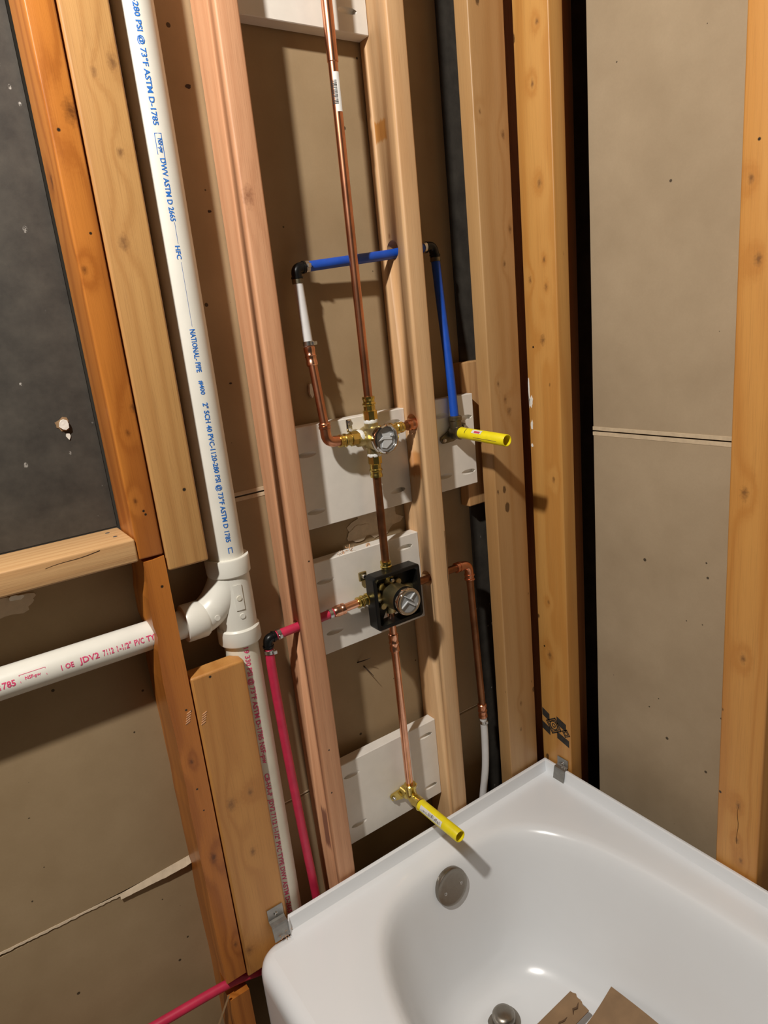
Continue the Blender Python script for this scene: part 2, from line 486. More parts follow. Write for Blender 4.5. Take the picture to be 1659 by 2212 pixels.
# water-torn patch behind the valves and under the sill
def blob(cx, cz, rx, rz, y, n=22, jag=0.35, th=0.0012):
    pts = []
    for i in range(n):
        a = 2 * math.pi * i / n
        k = 1 + jag * (random.random() - 0.5)
        pts.append((cx + rx * k * math.cos(a), y, cz + rz * k * math.sin(a)))
    return prism(pts, (0, th, 0))
emit('torn_patch', *blob(0.235, 0.694, 0.060, 0.034, D - 0.0012, 26, 0.4), M['torn'], mid_mid)
emit('torn_patch', *blob(0.190, 0.678, 0.028, 0.016, D - 0.0020, 20, 0.4), M['torn'], mid_mid)
emit('torn_patch', *blob(-0.440, 0.722, 0.045, 0.014, D - 0.0012, 26, 0.5), M['torn'], left_mid)
emit('gypsum_chip', *blob(-0.425, 0.733, 0.010, 0.004, D - 0.003, 12, 0.5, 0.004), M['gypsum'], left_mid)
emit('gypsum_chip', *blob(0.122, 0.971, 0.005, 0.012, D - 0.006, 12, 0.5, 0.007), M['gypsum'], mid_up)
for (x, z, r) in ((-0.023, 1.460, 0.003), (-0.020, 1.280, 0.0022), (-0.03, 1.005, 0.0016), (0.115, 0.893, 0.0014)):
    emit('nail_hole', *blob(x, z, r * 1.5, r, D - 0.0006, 9, 0.5, 0.0012), M['nail'], mid_up)
for (x, z, dx, dz) in ((0.165, 0.388, 0.012, -0.030), (0.150, 0.3995, 0.026, 0.016)):
    emit('nail_tip', *sweep([(x, D + 0.002, z), (x + dx * 0.5, D - 0.012, z + dz * 0.4), (x + dx * 0.9, D - 0.020, z + dz * 0.7)], [0.0013, 0.001, 0.0004], 8), M['nail'], mid_mid)

wr = thing('wall_right', (XR + D, -0.5, -0.42), kind='structure')
def rpanel(y0, y1, z0, z1):
    return emit('drywall_panel', *box_geo(XR + D, XR + D + 0.0127, y0, y1, z0, z1, 0.002, 1), M['drywall_right'], wr)
rp_up = rpanel(-1.9, -0.094, 0.8150, 2.5)
rp_low = rpanel(-1.9, -0.094, -0.42, 0.8120)
for pn, z0, z1 in ((rp_up, 0.8150, 0.8230), (rp_low, 0.8040, 0.8120)):
    emit('paper_edge', *box_geo(XR + D - 0.0008, XR + D + 0.001, -1.0, -0.094, z0, z1, 0.0004, 1), M['paper_edge'], pn)
emit('sheathing', *box_geo(0.84, 0.855, -0.5, D, -0.42, 2.5, 0.002, 1), M['floor'], wr)

# ================================================================== FRAMING
def stud(name, x0, x1, y0, y1, z0, z1, mat, label, bev=0.0035, cat='stud', group=None):
    return emit(name, *box_geo(x0, x1, y0, y1, z0, z1, bev, 3), mat, None, 'auto', label, cat, group)
def cyl(A, d, L, r, n=28):
    A = Vector(A) - Vector(d).normalized() * 0.0
    return lathe(A, d, [(0, r), (L, r)], n)
RL = 0.3063
H = 2.5
# old orange stud, upper length
m = wood('wood_old_upper', **OLD, off=(3.1, 0.2, 0.7), ring=0.33, bend=1.2, fine=0.6,
         knots=((-0.226, 0.0, 1.385, 0.014), (-0.2565, 0.055, 1.312, 0.012), (-0.249, 0, 1.188, 0.006), (-0.236, 0, 0.96, 0.005), (-0.221, 0, 0.995, 0.007), (-0.245, 0, 0.857, 0.005)),
         holes=((-0.246, 0, 1.362, 0.003), (-0.232, 0, 1.235, 0.0025), (-0.236, 0, 0.84, 0.0025), (-0.234, 0, 0.834, 0.0025)))
stud('wall_stud', -0.2565, -0.2190, 0, D, 0.766, H, m, 'orange-stained old stud beside the black panel, above the split', 0.003)
# old orange stud, lower length, drilled for the drain pipe and notched for the red tube
m = wood('wood_old_lower', light=(0.53, 0.185, 0.030), dark=(0.31, 0.090, 0.012), deep=(0.09, 0.025, 0.005), rough=0.36, con=0.7, off=(1.1, 0.6, 2.7), ring=0.3, bend=1.4, fine=0.7,
         knots=((-0.240, 0, 0.40, 0.006), (-0.236, 0, 0.20, 0.010), (-0.228, 0, 0.0, 0.006)),
         holes=((-0.231, 0, 0.715, 0.003), (-0.232, 0, 0.495, 0.0025), (-0.225, 0, 0.49, 0.0025), (-0.24, 0, 0.345, 0.0025), (-0.236, 0, 0.30, 0.002)))
pl = [(-0.2505, 0, 0.7605), (-0.2515, 0, 0.725), (-0.2555, 0, 0.70), (-0.257, 0, 0.655), (-0.253, 0, 0.635), (-0.2575, 0, 0.61), (-0.2585, 0, 0.50),
      (-0.2575, 0, 0.40), (-0.2575, 0, -0.42), (-0.2190, 0, -0.42), (-0.2190, 0, 0.7635), (-0.236, 0, 0.7610)]
rj = random.Random(5)
left = [Vector(p) for p in pl[:9]]
rag = []
for a_, b_ in zip(left[:-1], left[1:]):
    k_ = max(1, int((a_ - b_).length / 0.045))
    for q in range(k_):
        pt = a_.lerp(b_, q / k_)
        rag.append(pt + Vector((rj.uniform(-0.0012, 0.0008), 0, 0)))
pl = rag + [Vector(p) for p in pl[8:]]
low = emit('wall_stud', *prism([Vector(p) for p in pl], (0, D, 0)), m, None, False,
           'orange-stained old stud below the split, drilled by the horizontal drain pipe', 'stud')
cut(low, [cyl((-0.3, 0.045, 0.6245), (1, 0, 0), 0.12, 0.0255),
          prism([(-0.3, -0.01, -0.072), (-0.3, -0.01, -0.112), (-0.3, 0.040, -0.118), (-0.3, 0.040, -0.078)], (0.12, 0, 0))])
# flat board beside the old stud
m = wood('wood_tan_upper', **TAN, off=(0.3, 1.2, 0.1), ring=0.45, bend=0.8, fine=0.8,
         knots=((-0.187, 0, 1.435, 0.006), (-0.160, 0, 1.449, 0.010), (-0.172, 0, 1.338, 0.007), (-0.190, 0, 1.222, 0.010)),
         holes=((-0.169, 0, 0.859, 0.0035),))
stud('nailer_board', -0.2160, -0.1495, 0.0, 0.0381, 0.736, H, m, 'tan flat nailer board between orange stud and white vertical pipe', 0.004, 'board')
# short lower block with end grain
m = wood('wood_tan_lower', light=(0.60, 0.29, 0.080), dark=(0.44, 0.18, 0.042), deep=(0.20, 0.085, 0.026), rough=0.45, off=(2.3, 0.2, 1.9), ring=0.35, bend=1.6, fine=0.8,
         knots=((-0.188, 0, 0.286, 0.012), (-0.150, 0, 0.292, 0.008), (-0.165, 0, 0.17, 0.008), (-0.205, 0, -0.03, 0.010)),
         holes=((-0.183, 0, 0.537, 0.003),))
blk = emit('nailer_block', *prism([(-0.2160, 0, -0.088), (-0.1200, 0, -0.088), (-0.1200, 0, 0.545), (-0.2160, 0, 0.545)], (0, 0.0381, 0)), m, None, 'auto',
           'short tan block with rounded end grain, clipped to the tub corner', 'board')
bmx = bmesh.new(); bmx.from_mesh(blk.data)
bmesh.ops.bevel(bmx, geom=[e for e in bmx.edges], offset=0.004, segments=3, profile=0.5, affect='EDGES')
bmx.to_mesh(blk.data); bmx.free()
cut(blk, [cyl((-0.104, 0.047, -0.2), (0, 0, 1), 0.8, 0.0312)])
# small tool bites on the block and stud edge
for (x, z) in ((-0.2335, 0.482), (-0.2085, 0.470)):
    g = [prism([(x - 0.004 + 0.0025 * k * 0.5, -0.0008, z - 0.012 + 0.0042 * k), (x + 0.004 + 0.0025 * k * 0.5, -0.0008, z - 0.009 + 0.0042 * k), (x + 0.004 + 0.00125 * k, -0.0008, z - 0.0075 + 0.0042 * k), (x - 0.004 + 0.00125 * k, -0.0008, z - 0.0105 + 0.0042 * k)], (0, 0.0016, 0)) for k in range(5)]
    emit('tool_mark', *join(*g), M['shaving'], low if x < -0.22 else blk)
# sill block under the black panel
m = wood('wood_sill', light=(0.66, 0.41, 0.19), dark=(0.52, 0.28, 0.115), deep=(0.25, 0.11, 0.045), rough=0.5, axis='x', off=(0.4, 1.4, 3.2), ring=0.9, bend=0.9)
sill = stud('sill_block', -1.15, -0.2575, -0.002, 0.0995, 0.7645, 0.8015, m, 'pale horizontal two-by-four sill block under the black panel', 0.0035, 'board')
for (x, y) in ((-0.280, 0.074), (-0.276, 0.040)):
    emit('screw_head', *lathe((x, y, 0.8005), (0, 0, 1), [(0, 0.0035), (0.0012, 0.0035), (0.0016, 0.002)], 14), M['galv'], sill)
lo = [(-0.385 + 0.0095 * i, -0.0024, 0.7905 + 0.0008 * math.sin(i * 0.9) + 0.0007 * i) for i in range(9)]
hi = [(p[0], p[1], p[2] + 0.0002 + 0.0006 * i / 8) for i, p in enumerate(lo)]
emit('split_crack', *ribbon(lo, hi, 0.0015), M['nail'], sill)
# black panel in the left bay
bp = emit('charcoal_wallboard', *box_geo(-1.15, -0.2575, 0.1000, 0.1080, 0.8020, H, 0.001, 1), M['charcoal'], None, False,
          'charcoal black panel with white specks filling the upper left bay', 'panel')
emit('plaster_chip', *blob(-0.3035, 0.978, 0.0062, 0.0075, 0.094, 9, 0.5, 0.0075), M['gypsum'], bp)
emit('torn_rim', *blob(-0.3060, 0.978, 0.0110, 0.0095, 0.0988, 14, 0.6, 0.002), M['cardboard'], bp)
emit('plaster_chip', *blob(-0.3005, 0.959, 0.0028, 0.0050, 0.0985, 8, 0.5, 0.003), M['gypsum'], bp)

# new studs
m = wood('wood_pink_near', **PINK, off=(0.9, 0.5, 1.4), ring=0.8, bend=0.35, knots=((0.010, 0, 1.286, 0.0135),),
         holes=((0.016, 0, 0.299, 0.0022), (0.009, 0, 0.206, 0.0022), (0.028, 0, 0.683, 0.0022)),
         stains=((0.0, 0.03, 0.11, 0.01, 0.012, 0.05, (0.16, 0.06, 0.04)),))
sl = stud('wall_stud', 0.0, 0.0381, 0, D, -0.42, H, m, 'pinkish new stud left of the valves, drilled by the red tube', 0.004)
cut(sl, [cyl((-0.02, 0.031, 0.556), (1, 0, 0), 0.1, 0.0130)])
m = wood('wood_fir_far', **FIR, off=(0.25, 2.1, 0.4), ring=0.28, bend=1.7, fine=0.8,
         stains=((RL, 0.048, 1.407, 0.02, 0.019, 0.018, (0.52, 0.20, 0.025)), (RL, 0.033, 0.803, 0.01, 0.022, 0.028, (0.52, 0.22, 0.06))),
         knots=((RL + 0.001, 0.05, 1.232, 0.004),))
sr = stud('wall_stud', RL, RL + 0.0381, 0, D, -0.42, H, m, 'pale new stud right of the valves with three drilled pipe holes', 0.004)
cut(sr, [cyl((RL - 0.02, 0.0447, 1.2060), (1, 0, 0), 0.1, 0.0180), cyl((RL - 0.02, 0.0314, 0.8868), (1, 0, 0), 0.1, 0.0165),
         cyl((RL - 0.02, 0.0285, 0.5594), (1, 0, 0), 0.1, 0.0165)])
for (z0, z1) in ((0.66, 0.50),):
    lo = [(RL + 0.0335 + 0.0006 * math.sin(i), -0.0006, z0 + (z1 - z0) * i / 8) for i in range(9)]
    hi = [(p[0] + 0.0010 * (1 - abs(i - 4) / 4.5), p[1], p[2]) for i, p in enumerate(lo)]
    emit('split_crack', *ribbon(lo, hi, 0.0012), M['nail'], sr)
m = wood('wood_pine_end', light=(0.50, 0.295, 0.125), dark=(0.40, 0.205, 0.070), deep=(0.14, 0.062, 0.020), rough=0.45, off=(0.6, 0.6, 0.9), ring=0.3, bend=1.0, fine=0.5, pin=1.5,
         knots=((0.503, 0, 1.44, 0.005), (0.560, 0, 1.404, 0.008), (0.567, 0, 1.234, 0.007), (0.547, 0, 1.169, 0.006), (0.512, 0, 0.935, 0.006), (0.530, 0, 0.90, 0.007), (0.540, 0, 0.875, 0.009), (0.53, 0, 0.18, 0.006)))
stud('wall_stud', 0.4875, 0.5778, 0, 0.0381, -0.42, H, m, 'yellow pine stud turned flat, left of the black corner gap', 0.003)
m = wood('wood_pine_corner', **PINE, off=(1.6, 0.1, 0.3), ring=0.3, bend=1.0, fine=0.5, pin=1.3,
         knots=((XR, -0.057, 1.578, 0.006), (XR, -0.04, 1.483, 0.006), (XR, -0.049, 1.309, 0.008), (XR, -0.054, 1.169, 0.006), (XR, -0.015, 1.134, 0.006), (XR, -0.057, 1.116, 0.006), (XR, -0.043, 1.013, 0.010), (XR, -0.032, 0.427, 0.005), (XR, -0.03, 0.29, 0.010), (XR, -0.06, 0.72, 0.006)),
         holes=((XR, -0.016, 1.00, 0.003), (XR, -0.014, 0.309, 0.003)))
sc = stud('wall_stud', XR, XR + 0.0381, -0.0845, 0.0045, -0.42, H, m, 'amber pine corner stud right of the black gap, bearing an ink stamp', 0.003)
# white torn paint flecks along the corner gap
for (y, z, ry, rz) in ((0.0005, 0.905, 0.0020, 0.034), (-0.004, 0.885, 0.0050, 0.012), (-0.004, 0.835, 0.0030, 0.010), (-0.002, 0.79, 0.0030, 0.004)):
    pts = []
    for i in range(14):
        a = 2 * math.pi * i / 14; k = 1 + 0.5 * (random.random() - 0.5)
        pts.append((XR - 0.0006, y + ry * k * math.cos(a), z + rz * k * math.sin(a)))
    emit('paint_fleck', *prism(pts, (0.0008, 0, 0)), M['gypsum'], sc)
# ink stamp : dark diamonds between bordered squares with ring and diagonal cross
def sq(cy, cz, hw, hh, sh, th=0.0006):
    x = XR - th
    return prism([(x, cy - hw, cz - hh - sh), (x, cy + hw, cz - hh + sh), (x, cy + hw, cz + hh + sh), (x, cy - hw, cz + hh - sh)], (th * 1.4, 0, 0))
st = []
for (cy, cz, hw, hh) in ((-0.010, 0.124, 0.011, 0.010), (-0.010, 0.086, 0.012, 0.010), (-0.058, 0.118, 0.014, 0.010), (-0.062, 0.078, 0.018, 0.009)):
    st.append(sq(cy, cz, hw, hh, 0.005))
def srect(cy, cz, s, t):
    for k in range(4):
        a0 = k * math.pi / 2 + 0.2; a1 = a0 + math.pi / 2
        p0 = Vector((XR - 0.0006, cy + s * math.cos(a0), cz + s * math.sin(a0))); p1 = Vector((XR - 0.0006, cy + s * math.cos(a1), cz + s * math.sin(a1)))
        nn = Vector((0, 0, 0)) + (Vector((XR - 0.0006, cy, cz)) - (p0 + p1) / 2).normalized() * t
        st.append(prism([p0, p1, p1 + nn, p0 + nn], (0.0008, 0, 0)))
srect(-0.034, 0.103, 0.025, 0.0030); srect(-0.034, 0.103, 0.0185, 0.0018); srect(-0.0715, 0.099, 0.0125, 0.0024); srect(-0.0715, 0.099, 0.007, 0.0018)
def sring(cy, cz, r0, r1):
    n = 18
    for i in range(n):
        a0, a1 = 2 * math.pi * i / n, 2 * math.pi * (i + 1) / n
        st.append(prism([(XR - 0.0006, cy + r0 * math.cos(a0), cz + r0 * math.sin(a0)), (XR - 0.0006, cy + r1 * math.cos(a0), cz + r1 * math.sin(a0)),
                         (XR - 0.0006, cy + r1 * math.cos(a1), cz + r1 * math.sin(a1)), (XR - 0.0006, cy + r0 * math.cos(a1), cz + r0 * math.sin(a1))], (0.0008, 0, 0)))
sring(-0.034, 0.104, 0.010, 0.0125); sring(-0.034, 0.104, 0.0035, 0.0060)
emit('ink_stamp', *join(*[g for g in st]), M['ink_black'], sc, label='black ink grading stamp with ring and squares')
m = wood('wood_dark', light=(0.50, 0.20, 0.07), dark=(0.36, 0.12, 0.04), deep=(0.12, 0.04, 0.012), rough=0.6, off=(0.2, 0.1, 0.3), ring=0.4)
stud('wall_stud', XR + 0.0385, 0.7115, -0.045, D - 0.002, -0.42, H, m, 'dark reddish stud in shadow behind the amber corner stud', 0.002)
m = wood('wood_pine_right', light=(0.64, 0.310, 0.080), dark=(0.49, 0.195, 0.038), deep=(0.17, 0.07, 0.022), rough=0.45, off=(2.6, 1.1, 0.3), ring=0.3, bend=1.1, fine=0.6, pin=0.5,
         knots=((XR, -0.459, 1.229, 0.007), (XR, -0.475, 1.115, 0.009), (XR, -0.483, 0.147, 0.008), (XR, -0.484, 0.069, 0.006), (XR, -0.493, 0.028, 0.006), (XR, -0.47, 0.75, 0.01), (XR, -0.48, 0.45, 0.008)),
         holes=((XR, -0.469, 1.279, 0.003), (XR, -0.448, 0.157, 0.0035), (XR, -0.441, 0.035, 0.003), (XR, -0.524, 0.157, 0.0025)))
sf = stud('wall_stud', XR, XR + D - 0.0005, -0.5234, -0.4433, -0.42, H, m, 'wide amber post standing on the right wall drywall', 0.004)
lo = [(XR - 0.0006, -0.4835 + 0.0012 * math.sin(i * 1.3), 0.145 - 0.012 * i) for i in range(8)]
hi = [(p[0], p[1] - 0.0001 - 0.0005 * math.sin(i * 0.45), p[2]) for i, p in enumerate(lo)]
emit('split_crack', *ribbon(lo, hi, 0.0012, (1, 0, 0)), M['nail'], sf)
m = wood('wood_small_block', light=(0.64, 0.37, 0.16), dark=(0.5, 0.26, 0.1), deep=(0.22, 0.1, 0.04), rough=0.55, off=(0.5, 1.7, 0.3), ring=0.9)
stud('nailer_block', 0.4635, 0.5300, 0.0590, D - 0.001, 0.672, 0.984, m, 'short wood block behind the white board in the right bay', 0.003, 'board')

# ================================================================== WHITE BACKING BOARDS
def board(x0, x1, y0, z0, z1, label, pockets, th=0.019, tilt=0.0):
    V, Fc = box_geo(x0, x1, y0, y0 + th, z0, z1, 0.0012, 1)
    for v in V: v.z += (v.x - x0) * tilt
    o = emit('backing_board', V, Fc, M['white_board'], None, False, label, 'board', 'white backing boards between studs')
    gs = []
    for (px, pz, s) in pockets:
        d = Vector((s * math.cos(math.radians(16)), math.sin(math.radians(16)), 0.0))
        A = Vector((px, y0, pz)) - d * 0.035
        gs.append(lathe(A, d, [(0, 0.0054), (0.054, 0.0054)], 18))
    cut(o, gs)
    return o
b1 = board(0.0384, RL - 0.0003, 0.0565, 1.5575, 1.745, 'white board at the very top behind the copper riser', ((0.266, 1.590, 1), (0.075, 1.59, -1)), 0.030)
b2 = board(0.0384, RL - 0.0003, 0.0540, 0.7215, 0.9140, 'white board behind the round chrome-faced upper valve', ((0.272, 0.7525, 1), (0.275, 0.89, 1), (0.080, 0.862, -1), (0.084, 0.753, -1)), 0.026)
b3 = board(0.0384, RL - 0.0003, 0.0450, 0.4690, 0.6585, 'white board behind the lower valve with the black square frame', ((0.270, 0.634, 1), (0.080, 0.618, -1), (0.086, 0.510, -1)), 0.026)
b4 = board(0.0384, RL - 0.0003, 0.0440, 0.0240, 0.2180, 'white board behind the yellow tub spout stub, lowest in the bay', ((0.275, 0.188, 1), (0.277, 0.056, 1), (0.081, 0.186, -1), (0.084, 0.064, -1)), 0.026)
b5 = board(RL + 0.0385, 0.4745, 0.0395, 0.7280, 0.9205, 'white board in the right bay behind the yellow shower stub', ((0.450, 0.873, 1), (0.450, 0.757, 1), (0.386, 0.886, -1), (0.386, 0.760, -1)), 0.019)

# ================================================================== WHITE DRAIN PIPES
PC = Vector((-0.104, 0.047, 0))
dcam = Vector((CAM.x - PC.x, CAM.y - PC.y, 0)).normalized()
E_R = Vector((-dcam.y, dcam.x, 0))
AX = Vector((0, 0, -1))
PR = 0.0302
def pipe_thing(label, geo, mat):
    return emit('drain_pipe', *geo, mat, None, 'auto', label, 'pipe', 'white drain pipes')
dp1 = pipe_thing('white vertical drain pipe above the tee, printed in blue', lathe((PC.x, PC.y, 0.700), (0, 0, 1), [(0, PR), (1.8, PR)], 40), M['pvc'])
def vtext(s, z0, z1, h, phi, mat, par, r=PR, c=PC):
    mp = cyl_map((c.x, c.y, z0), AX, E_R, r, phi)
    emit('printed_lettering', *text_geo(s, mp, z0 - z1, h), mat, par)
PH = 0.02
vtext('1120-280 PSI @ 73\u00b0F ASTM D-1785', 1.560, 1.381, 0.0072, PH + 0.02, M['ink_blue'], dp1)
vtext('NSF-pw', 1.364, 1.345, 0.0060, PH + 0.10, M['ink_blue'], dp1)
mp = cyl_map((PC.x, PC.y, 1.371), AX, E_R, PR, PH - 0.02)
def tquad(mp, x0, x1, y0, y1):
    return [mp(x0, y0), mp(x1, y0), mp(x1, y1), mp(x0, y1)], [[0, 1, 2, 3]]
emit('printed_box', *join(tquad(mp, 0, 0.028, 0, 0.0007), tquad(mp, 0, 0.0008, 0, 0.010), tquad(mp, 0, 0.04, 0.009, 0.0098)), M['ink_blue'], dp1)
vtext('DWV ASTM D 2665', 1.338, 1.253, 0.0072, PH + 0.06, M['ink_blue'], dp1)
vtext('HFC', 1.219, 1.200, 0.0066, PH + 0.06, M['ink_blue'], dp1)
vtext('NATIONAL- PIPE', 1.098, 1.033, 0.0076, PH + 0.08, M['ink_blue'], dp1)
vtext('#400', 1.020, 0.998, 0.0066, PH + 0.10, M['ink_blue'], dp1)
vtext('2" SCH 40 PVC-1120-280 PSI @ 73\u00b0F ASTM D 1785', 0.985, 0.752, 0.0078, PH + 0.10, M['ink_blue'], dp1)
mp = cyl_map((PC.x, PC.y, 0.742), AX, E_R, PR, PH + 0.13)
emit('printed_mark', *join(tquad(mp, 0, 0.010, 0, 0.0014), tquad(mp, 0, 0.010, 0.006, 0.0074), tquad(mp, 0, 0.0014, 0, 0.0074)), M['ink_blue'], dp1)
# thin print line
mp = cyl_map((PC.x, PC.y, 1.252), AX, E_R, PR, PH + 0.22)
emit('printed_line', *join(tquad(mp, 0, 0.030, 0, 0.0004), tquad(mp, 0.056, 0.15, 0, 0.0003)), M['ink_blue'], dp1)
dp2 = pipe_thing('white vertical drain pipe below the tee, printed in red', lathe((PC.x, PC.y, -0.42), (0, 0, 1), [(0, PR), (0.990, PR)], 40), M['pvc_old'])
vtext('19 330 PSI @ 73\u00b0F ASTM D-1785 NSF-pw', 0.557, 0.322, 0.0085, 0.08, M['ink_red'], dp2)
vtext('CB-HA-P  JDV2 7112 1-1/2" PVC TYPE DWV ASTM D-2665', 0.300, -0.02, 0.0085, 0.05, M['ink_red'], dp2)
HZ = 0.6245
hr = 0.0241
dp3 = pipe_thing('white horizontal drain pipe through the old stud, printed in red', lathe((-1.1, 0.045, HZ), (1, 0, 0), [(0, hr), (0.935, hr)], 36), M['pvc'])
def htext(s, x0, x1, h, phi=0.02):
    mp = cyl_map((x0, 0.045, HZ), (1, 0, 0), (0, 0, 1), hr, phi)
    emit('printed_lettering', *text_geo(s, mp, x1 - x0, h), M['ink_red'], dp3)
htext('D-1785', -0.492, -0.456, 0.0088); htext('NSF-pw', -0.443, -0.422, 0.0045, 0.16)
htext('1 OE', -0.394, -0.376, 0.0075, 0.0); htext('JDV2', -0.368, -0.339, 0.0088); htext('7112', -0.333, -0.317, 0.0088)
htext('1-1/2"', -0.312, -0.290, 0.0088); htext('PVC', -0.285, -0.270, 0.0088); htext('TYPE 1', -0.266, -0.236, 0.0088)
mp = cyl_map((-0.450, 0.045, HZ), (1, 0, 0), (0, 0, 1), hr, 0.05)
emit('printed_box', *join(tquad(mp, 0, 0.036, 0.0112, 0.0118), tquad(mp, 0, 0.0007, 0, 0.0118), tquad(mp, 0.0353, 0.036, 0, 0.0118)), M['ink_red'], dp3)

# sanitary tee
tee = thing('pipe_tee', (PC.x, PC.y, 0.560), 'white sanitary tee joining the vertical and horizontal drain pipes', 'pipe fitting')
emit('body', *lathe((PC.x, PC.y, 0.585), (0, 0, 1), [(0, 0.0335), (0.02, 0.0345), (0.05, 0.0345), (0.09, 0.0342), (0.115, 0.0335)], 40), M['pvc'], tee, 'auto')
br = catmull([(PC.x + 0.010, PC.y, 0.597), (PC.x - 0.005, PC.y, 0.612), (PC.x - 0.03, PC.y - 0.001, 0.624), (-0.158, 0.045, HZ + 0.004), (-0.170, 0.045, HZ)], 6)
br2 = catmull([(PC.x - 0.002, PC.y, 0.690), (PC.x - 0.012, PC.y, 0.668), (PC.x - 0.032, PC.y - 0.001, 0.643), (-0.158, 0.045, HZ + 0.004), (-0.172, 0.045, HZ)], 6)
emit('sweep_branch', *sweep(br2, [0.0325 - 0.004 * i / (len(br2) - 1) for i in range(len(br2))], 32), M['pvc'], tee, 'auto')
def hub(A, d, prof): emit('hub', *lathe(A, d, prof, 40), M['pvc'], tee, 'auto')
hub((PC.x, PC.y, 0.688), (0, 0, 1), [(0, 0.0340), (0.003, 0.0375), (0.030, 0.0385), (0.0325, 0.0375), (0.0325, 0.0315)])
hub((PC.x, PC.y, 0.562), (0, 0, 1), [(0, 0.0310), (0, 0.0370), (0.002, 0.0380), (0.027, 0.0375), (0.0300, 0.0345)])
hub((-0.198, 0.045, HZ), (1, 0, 0), [(0, 0.0250), (0, 0.0315), (0.002, 0.0325), (0.034, 0.0325), (0.038, 0.0300)])
mp = cyl_map((PC.x, PC.y, 0.673), AX, E_R, 0.0345, 0.0)
nq = 10
plate = []
for (a, b) in ((0.0, 0.040),):
    V = []; Fq = []
    for i in range(nq + 1):
        for dd in (0.0002, 0.0016):
            ph = 0.05 + 0.42 * i / nq
            for zz in (0.676, 0.630):
                V.append(PC + Vector((0, 0, zz)) + (dcam * math.cos(ph) + E_R * math.sin(ph)) * (0.0345 + dd))
    for i in range(nq):
        k = i * 4
        Fq += [[k + 2, k + 3, k + 7, k + 6], [k, k + 2, k + 6, k + 4], [k + 1, k + 5, k + 7, k + 3]]
    Fq += [[0, 1, 3, 2], [nq * 4, nq * 4 + 2, nq * 4 + 3, nq * 4 + 1]]
    emit('name_plate', V, Fq, M['pvc'], tee)
    nrm = (dcam * math.cos(0.26) + E_R * math.sin(0.26))
    pc = PC + Vector((0, 0, 0.652)) + nrm * 0.0355
    emit('boss', *lathe(pc, nrm, [(0, 0.0045), (0.002, 0.0042)], 18), M['pvc_old'], tee, 'auto')
for (ph, zz) in ((0.30, 0.618), ):
    nrm = (dcam * math.cos(ph) + E_R * math.sin(ph))
    emit('boss', *lathe(PC + Vector((0, 0, zz)) + nrm * 0.0342, nrm, [(0, 0.0050), (0.0014, 0.0047)], 18), M['pvc'], tee, 'auto')
emit('boss', *lathe((-0.1480, 0.0175, 0.628), (0, -1, 0), [(0, 0.0050), (0.0030, 0.0048)], 18), M['pvc'], tee, 'auto')

# ================================================================== COPPER, BRASS, VALVES
XV, YV = 0.202, 0.018
CR = 0.0080
def tubeobj(name, path, r, mat, parent, n=20): return emit(name, *sweep(path, r, n), mat, parent, 'auto')
def collar(A, d, L, r, mat, parent, name='coupling'):
    return emit(name, *lathe(A, d, [(0, r * 0.86), (0.0015, r), (L * 0.22, r), (L * 0.27, r * 0.93), (L * 0.44, r * 0.93), (L * 0.50, r * 1.05), (L * 0.56, r * 0.93), (L * 0.73, r * 0.93), (L * 0.78, r), (L - 0.0015, r), (L, r * 0.86)], 24), mat, parent, 'auto')

# tall riser
t = thing('copper_riser', (XV, YV, 0.948), 'tall copper riser pipe climbing from the upper valve, with barcode sticker', 'pipe')
tubeobj('tube', [(XV, YV, 0.945), (XV - 0.001, YV, 1.20), (XV - 0.0005, YV, 2.3)], CR, M['copper'], t, 28)
emit('solder_joint', *lathe((XV - 0.0005, YV, 1.493), (0, 0, 1), [(0, CR + 0.0001), (0.0012, CR + 0.0012), (0.030, CR + 0.0012), (0.4, CR + 0.0010)], 24), M['copper'], t, 'auto')
drv = Vector((CAM.x - XV, CAM.y - YV, 0)).normalized(); erv = Vector((-drv.y, drv.x, 0))
def patch(c, a, e, r, tx0, tx1, p0, p1, off, n=10):
    c, a, e = Vector(c), Vector(a).normalized(), Vector(e).normalized(); d = a.cross(e)
    V, Fq = [], []
    for i in range(n + 1):
        ph = p0 + (p1 - p0) * i / n
        for tx in (tx0, tx1): V.append(c + a * tx + (d * math.cos(ph) + e * math.sin(ph)) * (r + off))
    for i in range(n): Fq.append([2 * i, 2 * i + 1, 2 * i + 3, 2 * i + 2])
    return V, Fq
stk = emit('barcode_sticker', *patch((XV, YV, 1.478), AX, erv, CR, 0, 0.058, -1.5, 0.95, 0.0007), M['sticker'], t, True, label='white barcode sticker')
bars = []
tx = 0.012
while tx < 0.046:
    wd = random.choice((0.0006, 0.0009, 0.0014))
    bars.append(patch((XV, YV, 1.478), AX, erv, CR, tx, tx + wd, -0.95, 0.25, 0.0010, 5)); tx += wd + random.choice((0.0006, 0.0009, 0.0012))
emit('barcode', *join(*bars), M['ink_black'], stk)

def brass_adapter(A, d, L, parent, mat='brass', big=0.0135):
    """hex base near the valve, ribbed neck, bead at the copper end"""
    A = Vector(A); d = Vector(d).normalized()
    hexp = lathe(A, d, [(0, big * 0.9), (0.0015, big), (L * 0.40, big), (L * 0.43, big * 0.88)], 8)
    neck = lathe(A, d, [(L * 0.40, big * 0.82), (L * 0.62, big * 0.80), (L * 0.66, big * 0.92), (L * 0.72, big * 0.92), (L * 0.76, big * 0.80), (L * 0.86, big * 0.80), (L * 0.90, big * 0.88), (L, big * 0.86)], 24)
    return emit('brass_adapter', *join(hexp, neck), M[mat], parent, 'auto')

